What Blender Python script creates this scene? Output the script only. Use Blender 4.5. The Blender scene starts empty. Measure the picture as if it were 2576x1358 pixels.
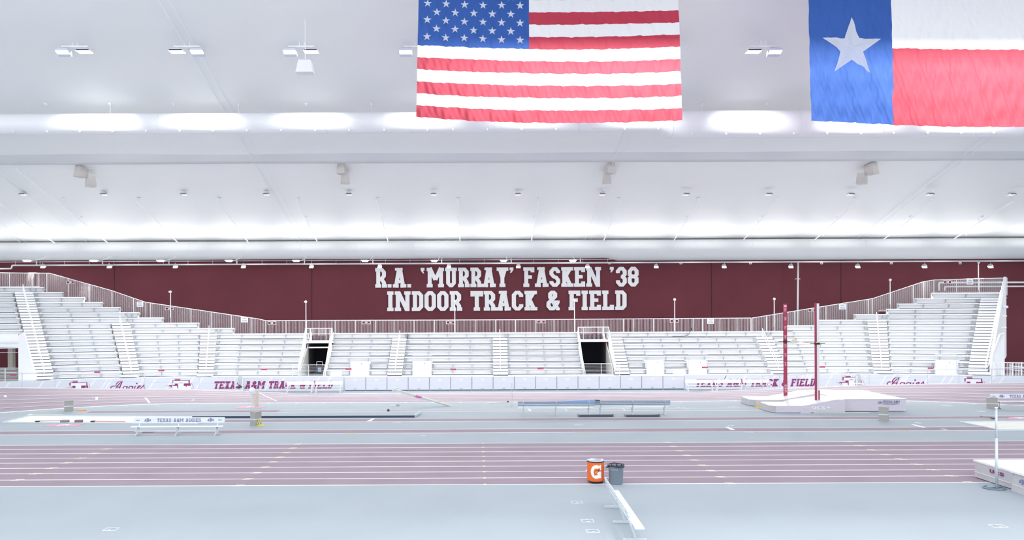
import bpy, math, random
from mathutils import Matrix, Vector
random.seed(7)
S = bpy.context.scene
COL = S.collection
R = math.radians

# ------------------------------------------------------------------ camera, world, exposure
W_, H_, F_, CX, CY, CAMH, ROLL = 2576, 1358, 1890.0, 1195.0, 790.0, 6.115, 0.0045
cam = bpy.data.cameras.new('camera'); camo = bpy.data.objects.new('camera', cam); COL.objects.link(camo)
cam.sensor_width = 36; cam.sensor_fit = 'HORIZONTAL'; cam.lens = F_ * 36 / W_
cam.shift_x = (W_ / 2 - CX) / W_; cam.shift_y = (CY - H_ / 2) / W_
cam.clip_start = 0.1; cam.clip_end = 400
camo.matrix_world = Matrix(((1, ROLL, 0, 0), (0, 0, -1, 0), (-ROLL, 1, 0, CAMH), (0, 0, 0, 1)))
S.camera = camo

wd = bpy.data.worlds.new('world'); S.world = wd; wd.use_nodes = True
wd.node_tree.nodes['Background'].inputs[0].default_value = (0.955, 0.965, 1.0, 1)
wd.node_tree.nodes['Background'].inputs[1].default_value = 1.78
S.view_settings.view_transform = 'Standard'; S.view_settings.look = 'None'
S.view_settings.gamma = 1; S.view_settings.use_curve_mapping = False
S.view_settings.exposure = 0.0
S.cycles.use_denoising = True
S.cycles.max_bounces = 6; S.cycles.diffuse_bounces = 4; S.cycles.glossy_bounces = 3
S.cycles.transmission_bounces = 3; S.cycles.sample_clamp_indirect = 6
S.cycles.caustics_reflective = False; S.cycles.caustics_refractive = False
P_STAND = 110
P_WASH = 22
P_TOP, P_MID, P_WALLUP, P_WALLDN, P_FLAG = 220, 170, 54, 300, 2000    # lamp powers in watts

def area_lamp(name, loc, target, size, power, parent=None, color=(1, 0.98, 0.95), sy=None, spread=180):
    L = bpy.data.lights.new(name, 'AREA'); L.energy = power; L.color = color; L.size = size
    L.shape = 'RECTANGLE'; L.size_y = sy or size; L.spread = R(spread)
    o = bpy.data.objects.new(name, L); COL.objects.link(o)
    d = Vector(target) - Vector(loc)
    q = d.to_track_quat('-Z', 'Y')
    if parent is not None:
        o.parent = parent; o.location = Vector(loc) - parent.location
    else:
        o.location = loc
    o.rotation_euler = q.to_euler()
    return o

# ------------------------------------------------------------------ photo <-> place
def ray(px, py):
    u, v = px - CX, CY - py
    return u + v * ROLL, v - u * ROLL
def G(px, py, z=0.0):                       # point at height z seen at a pixel
    u, v = ray(px, py); D = (z - CAMH) * F_ / v
    return u * D / F_, D
def A(px, py, D):                           # point at distance D seen at a pixel
    u, v = ray(px, py)
    return u * D / F_, CAMH + v * D / F_
def lerp(a, b, t): return a + (b - a) * t
def interp(x, tab):
    if x <= tab[0][0]: return tab[0][1]
    for (a, b), (c, d) in zip(tab, tab[1:]):
        if x <= c: return b + (d - b) * (x - a) / (c - a)
    return tab[-1][1]

# ------------------------------------------------------------------ materials
MAT = {}
def mat(name, col, rough=0.6, metal=0.0, spec=0.5, bump=0.0, bscale=20.0, noise=0.0, nscale=3.0, trans=0.0, emit=0.0, bdist=0.02, tcol=None):
    if name in MAT: return MAT[name]
    m = bpy.data.materials.new(name); m.use_nodes = True
    nt = m.node_tree; b = nt.nodes['Principled BSDF']
    b.inputs['Base Color'].default_value = (*col, 1); b.inputs['Roughness'].default_value = rough
    b.inputs['Metallic'].default_value = metal; b.inputs['Specular IOR Level'].default_value = spec
    tc = None
    if bump or noise:
        tc = nt.nodes.new('ShaderNodeTexCoord')
    if noise:
        n = nt.nodes.new('ShaderNodeTexNoise'); n.inputs['Scale'].default_value = nscale; n.inputs['Detail'].default_value = 5
        nt.links.new(tc.outputs['Object'], n.inputs['Vector'])
        mr = nt.nodes.new('ShaderNodeMapRange'); mr.inputs[1].default_value = 0.3; mr.inputs[2].default_value = 0.7
        mr.inputs[3].default_value = 1 - noise; mr.inputs[4].default_value = 1 + noise
        mx = nt.nodes.new('ShaderNodeVectorMath'); mx.operation = 'SCALE'; mx.inputs[0].default_value = col
        nt.links.new(n.outputs['Fac'], mr.inputs[0]); nt.links.new(mr.outputs[0], mx.inputs['Scale'])
        nt.links.new(mx.outputs[0], b.inputs['Base Color'])
    if bump:
        n = nt.nodes.new('ShaderNodeTexNoise'); n.inputs['Scale'].default_value = bscale; n.inputs['Detail'].default_value = 4
        nt.links.new(tc.outputs['Object'], n.inputs['Vector'])
        bp = nt.nodes.new('ShaderNodeBump'); bp.inputs['Strength'].default_value = bump; bp.inputs['Distance'].default_value = bdist
        nt.links.new(n.outputs['Fac'], bp.inputs['Height']); nt.links.new(bp.outputs[0], b.inputs['Normal'])
    if trans:
        t = nt.nodes.new('ShaderNodeBsdfTranslucent'); t.inputs[0].default_value = (*(tcol or col), 1)
        mx = nt.nodes.new('ShaderNodeMixShader'); mx.inputs[0].default_value = trans
        out = nt.nodes['Material Output']
        nt.links.new(b.outputs[0], mx.inputs[1]); nt.links.new(t.outputs[0], mx.inputs[2]); nt.links.new(mx.outputs[0], out.inputs[0])
    if emit:
        b.inputs['Emission Color'].default_value = (1, 0.99, 0.97, 1); b.inputs['Emission Strength'].default_value = emit
    MAT[name] = m
    return m
FLOORG = mat('floor_grey', (0.415, 0.48, 0.53), 0.75, spec=0.25, noise=0.03, nscale=0.35, bump=0.15, bscale=60)
PINK = mat('track_maroon', (0.36, 0.292, 0.35), 0.8, spec=0.2, noise=0.05, nscale=0.6)
BANKP = mat('track_bank', (0.42, 0.35, 0.41), 0.8, spec=0.2, noise=0.04, nscale=0.5)
LINE = mat('line_white', (0.88, 0.92, 0.94), 0.7)
LINEY = mat('line_yellow', (0.85, 0.84, 0.68), 0.7)
CREAMLN = mat('line_orange', (0.85, 0.72, 0.5), 0.7)
MAROONW = mat('wall_maroon', (0.160, 0.041, 0.055), 0.75, spec=0.2, noise=0.08, nscale=0.25)
WHITEL = mat('letter_white', (0.93, 0.94, 0.96), 0.6)
CEIL = mat('ceiling_liner', (0.835, 0.855, 0.865), 0.42, spec=0.35, bump=0.25, bscale=0.35, bdist=0.5)
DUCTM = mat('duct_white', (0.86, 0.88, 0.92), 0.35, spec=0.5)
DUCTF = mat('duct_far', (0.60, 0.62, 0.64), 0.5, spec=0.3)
ALU = mat('bleacher_white', (0.90, 0.92, 0.94), 0.4, spec=0.5)
DECK = mat('deck_white', (0.87, 0.89, 0.92), 0.5)
ALUG = mat('aluminium', (0.66, 0.73, 0.78), 0.38, metal=0.35)
ALUD = mat('aluminium_dark', (0.24, 0.32, 0.41), 0.45, metal=0.3)
WPAINT = mat('white_paint', (0.86, 0.89, 0.92), 0.45)
GREYM = mat('grey_mesh', (0.55, 0.60, 0.66), 0.5)
DARK = mat('dark_void', (0.012, 0.012, 0.022), 0.9)
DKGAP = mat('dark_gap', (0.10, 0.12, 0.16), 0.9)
BLACK = mat('black_plastic', (0.02, 0.022, 0.03), 0.45)
CREAM = mat('cream', (0.72, 0.68, 0.58), 0.7)
MAROON = mat('maroon_vinyl', (0.36, 0.03, 0.09), 0.5)
PURP = mat('banner_maroon', (0.28, 0.03, 0.16), 0.6)
BLUETXT = mat('faded_blue_text', (0.22, 0.22, 0.40), 0.6)
BANNER = mat('banner_fabric', (0.72, 0.76, 0.83), 0.55)
BANNERS = mat('banner_streak', (0.84, 0.87, 0.92), 0.55)
ROLLUP = mat('rollup_white', (0.76, 0.79, 0.87), 0.35, spec=0.6, bump=0.2, bscale=6)
ORANGE = mat('orange_wrap', (0.86, 0.155, 0.02), 0.4)
ORANGE2 = mat('orange_bolt', (0.95, 0.28, 0.02), 0.4)
LIDM = mat('cooler_lid', (0.60, 0.64, 0.72), 0.18, metal=0.3)
CANG = mat('trash_grey', (0.20, 0.255, 0.31), 0.5, bump=0.2, bscale=12)
VINYL = mat('vinyl_lilac', (0.62, 0.60, 0.68), 0.45, bump=0.5, bscale=2.5, bdist=0.08)
VINYLT = mat('vinyl_white', (0.86, 0.87, 0.87), 0.5, bump=0.2, bscale=1.5, bdist=0.05)
VINYLN = mat('vinyl_nose', (0.55, 0.55, 0.58), 0.5, bump=0.5, bscale=3, bdist=0.05)
SAND = mat('sand', (0.90, 0.90, 0.85), 0.95, noise=0.04, nscale=2, bump=0.6, bscale=8)
YELLOW = mat('yellow_paint', (0.80, 0.75, 0.12), 0.5)
GOLD = mat('gold_paint', (0.85, 0.62, 0.04), 0.5)
BOXG = mat('box_taupe', (0.40, 0.40, 0.38), 0.5, metal=0.2)
BOXD = mat('box_taupe_dark', (0.28, 0.28, 0.28), 0.5)
PINKM = mat('mat_pink', (0.72, 0.38, 0.50), 0.7)
LENS = mat('lamp_lens', (0.9, 0.93, 1), 0.3, emit=3.0)
LENSB = mat('lamp_lens_bright', (0.9, 0.93, 1), 0.3, emit=8.0)
LENSD = mat('lamp_lens_dark', (0.03, 0.035, 0.07), 0.25)
SPKM = mat('speaker_beige', (0.64, 0.62, 0.60), 0.7)
BLUEP = mat('blue_sleeve', (0.25, 0.42, 0.78), 0.6)
FRED = mat('flag_red', (0.32, 0.002, 0.03), 0.7, trans=0.35, tcol=(.75, .17, .22), spec=.1)
FWHT = mat('flag_white', (0.78, 0.80, 0.83), 0.7, trans=0.5)
FBLU = mat('flag_blue', (0.0, 0.045, 0.22), 0.7, trans=0.3, tcol=(.15, .28, .78), spec=.1)
FSTAR = mat('flag_star', (0.78, 0.80, 0.84), 0.7, trans=0.4)
BLUSIGN = mat('sign_blue', (0.12, 0.2, 0.6), 0.5)
WOOD = mat('brush_wood', (0.25, 0.2, 0.18), 0.7)

# ------------------------------------------------------------------ mesh builder
class M:
    def __init__(s): s.v = []; s.f = []; s.m = []
    def add(s, vs, fs, mi=0):
        n = len(s.v); s.v += [tuple(p) for p in vs]; s.f += [tuple(i + n for i in f) for f in fs]; s.m += [mi] * len(fs); return s
    def box(s, x0, x1, y0, y1, z0, z1, mi=0):
        return s.add([(x0,y0,z0),(x1,y0,z0),(x1,y1,z0),(x0,y1,z0),(x0,y0,z1),(x1,y0,z1),(x1,y1,z1),(x0,y1,z1)],
              [(0,3,2,1),(4,5,6,7),(0,1,5,4),(1,2,6,5),(2,3,7,6),(3,0,4,7)], mi)
    def hexa(s, b, t, mi=0):      # 4 bottom points, 4 top points
        return s.add(list(b) + list(t), [(0,3,2,1),(4,5,6,7),(0,1,5,4),(1,2,6,5),(2,3,7,6),(3,0,4,7)], mi)
    def cyl(s, p, q, r, n=8, mi=0, r2=None, cap=True):
        p = Vector(p); q = Vector(q); d = (q - p).normalized(); r2 = r if r2 is None else r2
        a = d.orthogonal().normalized(); b = d.cross(a)
        vs = []
        for i in range(n):
            t = 2 * math.pi * i / n; w = a * math.cos(t) + b * math.sin(t)
            vs.append(p + w * r)
        for i in range(n):
            t = 2 * math.pi * i / n; w = a * math.cos(t) + b * math.sin(t)
            vs.append(q + w * r2)
        fs = [(i, (i + 1) % n, n + (i + 1) % n, n + i) for i in range(n)]
        if cap: fs += [tuple(range(n))[::-1], tuple(range(n, 2 * n))]
        return s.add(vs, fs, mi)
    def tube(s, pts, r, n=6, mi=0):
        for p, q in zip(pts, pts[1:]): s.cyl(p, q, r, n, mi)
        return s
    def bar(s, p, q, wx, wz, mi=0):   # square bar between two points
        p = Vector(p); q = Vector(q); d = (q - p).normalized()
        up = Vector((0, 0, 1)) if abs(d.z) < 0.9 else Vector((0, 1, 0))
        a = d.cross(up).normalized(); b = a.cross(d)
        o = [a * -wx/2 + b * -wz/2, a * wx/2 + b * -wz/2, a * wx/2 + b * wz/2, a * -wx/2 + b * wz/2]
        return s.add([p + k for k in o] + [q + k for k in o], [(0,3,2,1),(4,5,6,7),(0,1,5,4),(1,2,6,5),(2,3,7,6),(3,0,4,7)], mi)
    def sph(s, c, r, nu=16, nv=10, mi=0, sz=1.0):
        vs = [(c[0], c[1], c[2] - r * sz)]
        for j in range(1, nv):
            t = math.pi * j / nv
            for i in range(nu):
                a = 2 * math.pi * i / nu
                vs.append((c[0] + r * math.sin(t) * math.cos(a), c[1] + r * math.sin(t) * math.sin(a), c[2] - r * sz * math.cos(t)))
        vs.append((c[0], c[1], c[2] + r * sz))
        fs = [(0, 1 + (i + 1) % nu, 1 + i) for i in range(nu)]
        for j in range(nv - 2):
            for i in range(nu):
                a = 1 + j * nu; fs.append((a + i, a + (i + 1) % nu, a + nu + (i + 1) % nu, a + nu + i))
        a = 1 + (nv - 2) * nu; e = len(vs) - 1
        fs += [(a + i, a + (i + 1) % nu, e) for i in range(nu)]
        return s.add(vs, fs, mi)
    def lathe(s, prof, c=(0, 0), n=32, mi=0):
        vs = []
        for r, z in prof:
            for i in range(n):
                a = 2 * math.pi * i / n; vs.append((c[0] + r * math.cos(a), c[1] + r * math.sin(a), z))
        fs = []
        for j in range(len(prof) - 1):
            for i in range(n):
                fs.append((j * n + i, j * n + (i + 1) % n, (j + 1) * n + (i + 1) % n, (j + 1) * n + i))
        return s.add(vs, fs, mi)
    def prism(s, poly, y0, y1, mi=0):     # polygon in x,z extruded along y (y0 = front)
        n = len(poly)
        ar = sum(poly[i][0] * poly[(i+1) % n][1] - poly[(i+1) % n][0] * poly[i][1] for i in range(n))
        if ar < 0: poly = poly[::-1]
        vs = [(x, y0, z) for x, z in poly] + [(x, y1, z) for x, z in poly]
        fs = [tuple(range(n)), tuple(range(n, 2 * n))[::-1]] + [(i, n + i, n + (i + 1) % n, (i + 1) % n) for i in range(n)]
        return s.add(vs, fs, mi)
    def map(s, fn): s.v = [tuple(fn(Vector(p))) for p in s.v]; return s
    def join(s, o): return s.add(o.v, o.f, 0) if not any(o.m) else s._j(o)
    def _j(s, o):
        n = len(s.v); s.v += o.v; s.f += [tuple(i + n for i in f) for f in o.f]; s.m += o.m; return s
    def build(s, name, mats, parent=None, smooth=False, world=False):
        if not isinstance(mats, (list, tuple)): mats = [mats]
        vs = s.v
        if parent is not None and world:
            l = parent['_o'] if '_o' in parent else (0, 0, 0)
            l = parent.get('_w', (0, 0, 0)); vs = [(a - l[0], b - l[1], c - l[2]) for a, b, c in vs]
        me = bpy.data.meshes.new(name); me.from_pydata(vs, [], s.f)
        for m in mats: me.materials.append(m)
        for p, mi in zip(me.polygons, s.m): p.material_index = mi; p.use_smooth = smooth
        me.update()
        o = bpy.data.objects.new(name, me); COL.objects.link(o)
        if parent is not None: o.parent = parent
        return o

WPOS = {}
def tag(o, label, cat, group=None, kind=None):
    o['label'] = label; o['category'] = cat
    if group: o['group'] = group
    if kind: o['kind'] = kind
    return o
def thing(name, loc, label, cat, rz=0, group=None):
    o = bpy.data.objects.new(name, None); COL.objects.link(o); o.empty_display_size = 0.2
    o.location = loc; o.rotation_euler = (0, 0, rz)
    return tag(o, label, cat, group)
def struct(o, label=None, cat=None):
    o['kind'] = 'structure'
    if label: o['label'] = label
    if cat: o['category'] = cat
    return o
def sub(m, t):               # world coordinates into a thing's own (thing without rotation)
    l = t.location; m.v = [(a - l[0], b - l[1], c - l[2]) for a, b, c in m.v]; return m
def copy_tree(root, loc=None, rz=None, label=None, group=None):
    r = root.copy(); COL.objects.link(r)
    if loc is not None: r.location = loc
    if rz is not None: r.rotation_euler = (0, 0, rz)
    if label: r['label'] = label
    if group: r['group'] = group
    for ch in list(root.children):
        c = ch.copy(); COL.objects.link(c); c.parent = r
        for g in list(ch.children):
            d = g.copy(); COL.objects.link(d); d.parent = c
    return r
ORD = ['leftmost', 'second from the left', 'third from the left', 'fourth from the left', 'fifth from the left', 'sixth from the left',
       'seventh from the left', 'eighth from the left', 'ninth from the left', 'tenth from the left', 'eleventh from the left',
       'twelfth from the left', 'thirteenth from the left', 'fourteenth from the left', 'fifteenth from the left', 'sixteenth from the left',
       'seventeenth from the left', 'eighteenth from the left', 'nineteenth from the left', 'twentieth from the left']
def ordn(i, n):
    if i == n - 1: return 'rightmost'
    if i >= n - 3 and n > 5: return ['', 'second from the right', 'third from the right'][n - 1 - i]
    return ORD[i]

# ------------------------------------------------------------------ slab lettering
def strokes2d(pts, closed, sw, bw):
    k = sw / bw; P = [(x, y * k) for x, y in pts]; n = len(P); h = sw / 2
    def nrm(a, b):
        dx, dy = b[0] - a[0], b[1] - a[1]; l = math.hypot(dx, dy) or 1; return (-dy / l, dx / l)
    L, Rr = [], []
    for i in range(n):
        if closed or (0 < i < n - 1):
            a = nrm(P[i - 1], P[i]); b = nrm(P[i], P[(i + 1) % n])
            mx, my = a[0] + b[0], a[1] + b[1]; l = math.hypot(mx, my) or 1; mx /= l; my /= l
            c = max(0.35, mx * a[0] + my * a[1]); ox, oy = mx * h / c, my * h / c
        else:
            a = nrm(P[0], P[1]) if i == 0 else nrm(P[-2], P[-1]); ox, oy = a[0] * h, a[1] * h
        L.append((P[i][0] + ox, (P[i][1] + oy) / k)); Rr.append((P[i][0] - ox, (P[i][1] - oy) / k))
    out = []
    for i in range(n if closed else n - 1):
        j = (i + 1) % n; out.append([L[i], L[j], Rr[j], Rr[i]])
    return out
def glyph(ch, sw=0.22, bw=0.17, serif=True):
    """returns width, polygons in a 1-high box"""
    t, b = sw / 2, bw / 2; q = 0.06 if serif else 0.0; w = 0.62
    l, r, T, B, Mi, c = q + t, w - t, 1 - b, b, 0.5, 0.13
    P = []
    def s(pts, closed=False): P.extend(strokes2d(pts, closed, sw, bw))
    def sf(x, top, e=0.0):
        if serif:
            y0, y1 = (1 - bw, 1) if top else (0, bw)
            P.append([(x - t - q - e, y0), (x + t + q + e, y0), (x + t + q + e, y1), (x - t - q - e, y1)])
    if ch == ' ': return 0.38, []
    if ch == '.': return sw + 0.04, [[(0, 0), (sw, 0), (sw, bw), (0, bw)]]
    if ch in "'’": return sw + 0.06, [[(0.0, 1), (sw, 1), (sw, 0.87), (sw * .45, 0.72), (sw*.1, 0.72), (sw * .35, 0.85), (0, 0.85)]]
    if ch == '‘': return sw + 0.06, [[(0.0, 1), (sw, 1), (sw, 0.85), (sw*.65, 0.85), (sw * .9, 0.72), (sw * .55, 0.72), (0, 0.87)]]
    if ch == '|': return 0.16, [[(0.05, -.1), (0.09, -.1), (0.09, 1.1), (0.05, 1.1)]]
    if ch == 'I':
        x = q + t; s([(x, 0), (x, 1)]); sf(x, 1); sf(x, 0); return x * 2, P
    if ch in 'O0':
        r = w - t; l = t; s([(l, B + c), (l, T - c), (l + c, T), (r - c, T), (r, T - c), (r, B + c), (r - c, B), (l + c, B)], True); return w, P
    if ch == 'D':
        s([(l, B), (l, T), (r - c, T), (r, T - c), (r, B + c), (r - c, B)], True); sf(l, 1); sf(l, 0); return w, P
    if ch in 'CG':
        l = t; r = w - t
        s([(r, T - c - .10), (r, T - c), (r - c, T), (l + c, T), (l, T - c), (l, B + c), (l + c, B), (r - c, B), (r, B + c), (r, B + c + .10)])
        if ch == 'G': s([(r, B + c), (r, .46)]); s([(r - .17, .46), (r + t, .46)])
        return w, P
    if ch == 'S':
        l = t; r = w - t
        s([(r, T - c - .08), (r, T - c), (r - c, T), (l + c, T), (l, T - c), (l, Mi + c + .03), (l + c, Mi + .02), (r - c, Mi - .02), (r, Mi - c - .03), (r, B + c), (r - c, B), (l + c, B), (l, B + c), (l, B + c + .08)]); return w, P
    if ch in 'EFL':
        s([(l, 0), (l, 1)]); sf(l, 1); sf(l, 0)
        if ch != 'L': s([(l, T), (w, T)]); s([(w - t * .8, 1), (w - t * .8, .74)]); s([(l, Mi + .01), (w - .12, Mi + .01)])
        if ch != 'F': s([(l, B), (w + .0, B)]); s([(w - t * .8, 0), (w - t * .8, .27)])
        return w + .02, P
    if ch in 'PR':
        s([(l, 0), (l, 1)]); sf(l, 1); sf(l, 0)
        s([(l, T), (r - c, T), (r, T - c), (r, .46 + c), (r - c, .46), (l, .46)])
        if ch == 'R': s([(r - .16, .46), (r, .25), (r + .01, 0)]); P.append([(r - t, 0), (r + t + q, 0), (r + t + q, bw), (r - t, bw)])
        return w + .03, P
    if ch == 'T':
        x = w / 2; s([(0, T), (w, T)]); s([(x, 0), (x, 1)]); sf(x, 0)
        s([(t * .7, 1), (t * .7, .72)]); s([(w - t * .7, 1), (w - t * .7, .72)]); return w, P
    if ch == 'H':
        s([(l, 0), (l, 1)]); s([(r, 0), (r, 1)]); s([(l, Mi), (r, Mi)]); [sf(x, k) for x in (l, r) for k in (0, 1)]; return w + q, P
    if ch == 'U':
        s([(l, 1), (l, B + c), (l + c, B), (r - c, B), (r, B + c), (r, 1)]); sf(l, 1); sf(r, 1); return w + q, P
    if ch == 'A':
        w = .72; l, r, x = .14, w - .14, w / 2
        s([(l, 0), (x - .02, 1)]); s([(r, 0), (x + .02, 1)]); s([(l + .08, .30), (r - .08, .30)])
        P.append([(x - .26, 1 - bw * .8), (x + .18, 1 - bw * .8), (x + .18, 1), (x - .26, 1)]) if serif else None
        sf(l, 0, -.0); sf(r, 0, -.0); return w + .02, P
    if ch == 'M':
        w = 1.0; r = w - t - q; x = w / 2
        s([(l, 0), (l, 1)]); s([(r, 0), (r, 1)]); s([(l, 1), (x, .38)]); s([(r, 1), (x, .38)]); sf(l, 0); sf(r, 0)
        if serif: P.append([(0, 1 - bw), (l, 1 - bw), (l, 1), (0, 1)]); P.append([(r, 1 - bw), (w, 1 - bw), (w, 1), (r, 1)])
        return w, P
    if ch == 'N':
        w = .86; r = w - t - q; s([(l, 0), (l, 1)]); s([(r, 0), (r, 1)]); s([(l + .02, .97), (r - .02, .03)]); sf(l, 0); sf(r, 1)
        if serif: P.append([(0, 1 - bw), (l, 1 - bw), (l, 1), (0, 1)])
        return w, P
    if ch == 'K':
        s([(l, 0), (l, 1)]); sf(l, 1); sf(l, 0); s([(l, .42), (r + .02, .95)]); s([(l + .12, .52), (r + .02, .05)]); sf(r, 1); sf(r + .02, 0); return w + .05, P
    if ch == 'X':
        s([(l, .02), (r, .98)]); s([(l, .98), (r, .02)]); [sf(x, k) for x in (l, r) for k in (0, 1)]; return w + q, P
    if ch == 'Y':
        x = w / 2 + .02; s([(l, .98), (x, .48)]); s([(r, .98), (x, .48)]); s([(x, 0), (x, .5)]); sf(l, 1); sf(r, 1); sf(x, 0); return w + q, P
    if ch == 'V':
        x = w / 2; s([(l, 1), (x, 0)]); s([(r, 1), (x, 0)]); return w, P
    if ch == '&':
        w = .70; s([(w - .06, .05), (.22, .66), (.22, .84), (.30, T), (.40, T), (.48, .84), (.48, .70), (.13, .38), (.12, B + c), (.24, B), (.38, B), (.58, .34), (.58, .44)])
        if serif: P.append([(.44, .36), (.72, .36), (.72, .50), (.44, .50)]); P.append([(w - .17, 0), (w + .03, 0), (w + .03, .13), (w - .17, .13)])
        return w, P
    l = t; r = w - t
    if ch == '1': s([(w / 2, 0), (w / 2, 1)]); s([(w / 2 - .14, .86), (w / 2, 1 - b)]); sf(w / 2, 0, .04); return w * .8, P
    if ch == '2': s([(l, T - c - .05), (l, T - c), (l + c, T), (r - c, T), (r, T - c), (r, .6), (l, .22), (l, B), (w, B)]); return w, P
    if ch == '3': s([(l, T - c - .1), (l, T - c), (l + c, T), (r - c, T), (r, T - c), (r, .62), (r - c * .8, .5), (r, .38), (r, B + c), (r - c, B), (l + c, B), (l, B + c), (l, B + c + .1)]); s([(l + .17, .5), (r - .06, .5)]); return w, P
    if ch == '4': s([(r - .05, 0), (r - .05, 1)]); s([(r - .05, .95), (l, .35), (l, .28), (w, .28)]); return w, P
    if ch == '5': s([(w, T), (l, T), (l, .56), (r - c, .56), (r, .56 - c), (r, B + c), (r - c, B), (l + c, B), (l, B + c)]); return w, P
    if ch in '689':
        if ch in '68': s([(l, B + c), (l, .42), (l + c, .52), (r - c, .52), (r, .42), (r, B + c), (r - c, B), (l + c, B)], True)
        if ch in '89': s([(l, .6), (l, T - c), (l + c, T), (r - c, T), (r, T - c), (r, .6), (r - c, .50), (l + c, .50)], True)
        if ch == '6': s([(l, .42), (l, T - c), (l + c, T), (r - c, T), (r, T - c), (r, T - c - .06)])
        if ch == '9': s([(r, .6), (r, B + c), (r - c, B), (l + c, B), (l, B + c), (l, B + c + .06)])
        return w, P
    if ch == '7': s([(0, T), (r, T), (r, .85), (w * .4, 0)]); return w, P
    return w, P
def text_m(txt, width, height, sw=0.22, bw=0.17, serif=True, gap=0.06, depth=0.02, shear=0.0, center=True):
    """letters in the x-z plane, front at y=-depth; scaled to the given width and height"""
    x = 0; items = []
    for ch in txt:
        w, P = glyph(ch, sw, bw, serif); items.append((x, P)); x += w + gap
    x -= gap; k = width / (x)
    m = M()
    for x0, P in items:
        for pi, poly in enumerate(P):
            m.prism([((px + x0) * k + shear * py * height - (width / 2 if center else 0), py * height) for px, py in poly], -depth * (1 + .07 * pi), 0)
    return m

# ================================================================== FLOOR AND TRACK
fl = M(); fl.box(-70, 80, -8, 80, -0.3, 0.0)
floor = struct(fl.build('floor', FLOORG), 'grey rubber floor of the indoor track hall', 'floor')
def strip(x0, x1, y0, y1, z=0.004):
    return M().box(x0, x1, y0, y1, -0.01, z)
def fpart(m, name, mt): return m.build(name, mt, floor)
lane_y = [11558 / (y - 790) for y in (1115.2, 1125.3, 1136.4, 1148.1, 1159.8, 1173.0, 1186.8, 1202.4, 1218.8)]
fpart(strip(-45, 50, lane_y[-1], lane_y[0], 0.003), 'sprint_straight', PINK)
m = M()
for y in lane_y: m.box(-45, 50, y - .035, y + .035, 0, .008)
fpart(m, 'lane_line', LINE)
def band(ya, yb, x0, x1, name):
    Y0, Y1 = 11558 / (yb - 790), 11558 / (ya - 790)
    fpart(strip(x0, x1, Y0, Y1, 0.003), name, PINK)
    n = M(); n.box(x0, x1, Y0 - .03, Y0 + .03, 0, .008); n.box(x0, x1, Y1 - .03, Y1 + .03, 0, .008)
    fpart(n, 'runway_line', LINE); return Y0, Y1
r2 = band(1079.3, 1088.4, -45, 50, 'jump_runway')
r1 = band(1052.3, 1059.3, -16.5, 50, 'jump_runway')
# vault runway: coloured part on the left, two fine lines to the vault box
xa = G(236, 1033)[0]; xb = G(703, 1033)[0]
fpart(strip(xa, xb, 47.3, 48.3, 0.003), 'vault_runway', PINK)
n = M(); n.box(xa, 18.2, 47.22, 47.28, 0, .007); n.box(xa, 18.2, 48.3, 48.35, 0, .007); fpart(n, 'runway_line', LINE)
n = M(); n.box(G(1100, 1035)[0], 18.2, 47.16, 47.22, 0, .006); fpart(n, 'runway_line', CREAMLN)
# white take-off boards and cross lines
def quadmark(pts, name='floor_mark', mt=LINE, z=0.011):
    c = [G(*p) for p in pts]; mm = M(); mm.hexa([(x, y, 0) for x, y in c], [(x, y, z) for x, y in c]); return fpart(mm, name, mt)
quadmark([(923, 1059.5), (933, 1059.5), (944, 1052.5), (937, 1052.5)], 'takeoff_board')
quadmark([(1824, 1074), (1833, 1074), (1850, 1081.3), (1838, 1081.3)], 'takeoff_board')
quadmark([(2292, 1068), (2299, 1067.5), (2330, 1075), (2320, 1075.5)], 'takeoff_board')
quadmark([(1327, 1027.5), (1331, 1027.5), (1337, 1034), (1332, 1034)], 'takeoff_board')
for a, b in (((1421, 1028), (1426, 1034)), ((1565, 1027), (1572, 1033))):
    quadmark([(a[0], a[1]), (a[0] + 1.5, a[1]), (b[0] + 1.5, b[1]), (b[0], b[1])], 'cross_line')
# stagger marks on the lane lines
def ticks(pts, name, w=.30, sk=0.0, mt=LINEY, first=0):
    mm = M()
    for n_, (px, py) in enumerate(pts):
        Y = lane_y[first + n_]; X = ray(px, py)[0] * Y / F_
        mm.hexa([(X - w/2 - sk, Y - .09, 0), (X + w/2 - sk, Y - .09, 0), (X + w/2 + sk, Y + .09, 0), (X - w/2 + sk, Y + .09, 0)],
                [(X - w/2 - sk, Y - .09, .012), (X + w/2 - sk, Y - .09, .012), (X + w/2 + sk, Y + .09, .012), (X - w/2 + sk, Y + .09, .012)])
    fpart(mm, name, mt)
z5 = lambda L, x0: [(x0 + x / 3.772, 940 + y / 3.772) for x, y in L]
ticks(z5([(1010,690),(890,730),(765,770),(632,816),(490,864),(335,915),(168,972)], 0), 'stagger_mark', sk=.06, first=1)
ticks(z5([(410,663),(362,698),(302,738),(240,782),(174,828),(100,878),(20,930),(-63,987),(-145,1044)], 640), 'stagger_mark', sk=.04)
ticks(z5([(2168,661),(2169,699),(2171,741),(2174,785),(2176,829),(2179,879),(2181,931),(2184,990),(2187,1049)], 640), 'finish_mark', w=.1)
ticks(z5([(1505,650),(1563,685),(1625,722),(1692,765),(1763,808),(1840,857),(1923,910),(2012,967),(2100,1023)], 1280), 'stagger_mark', sk=-.04)
ticks(z5([(790,628),(890,660),(1013,698),(1143,740),(1280,782),(1430,829),(1588,880),(1762,935),(1935,992)], 1926), 'stagger_mark', sk=-.06)
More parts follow.
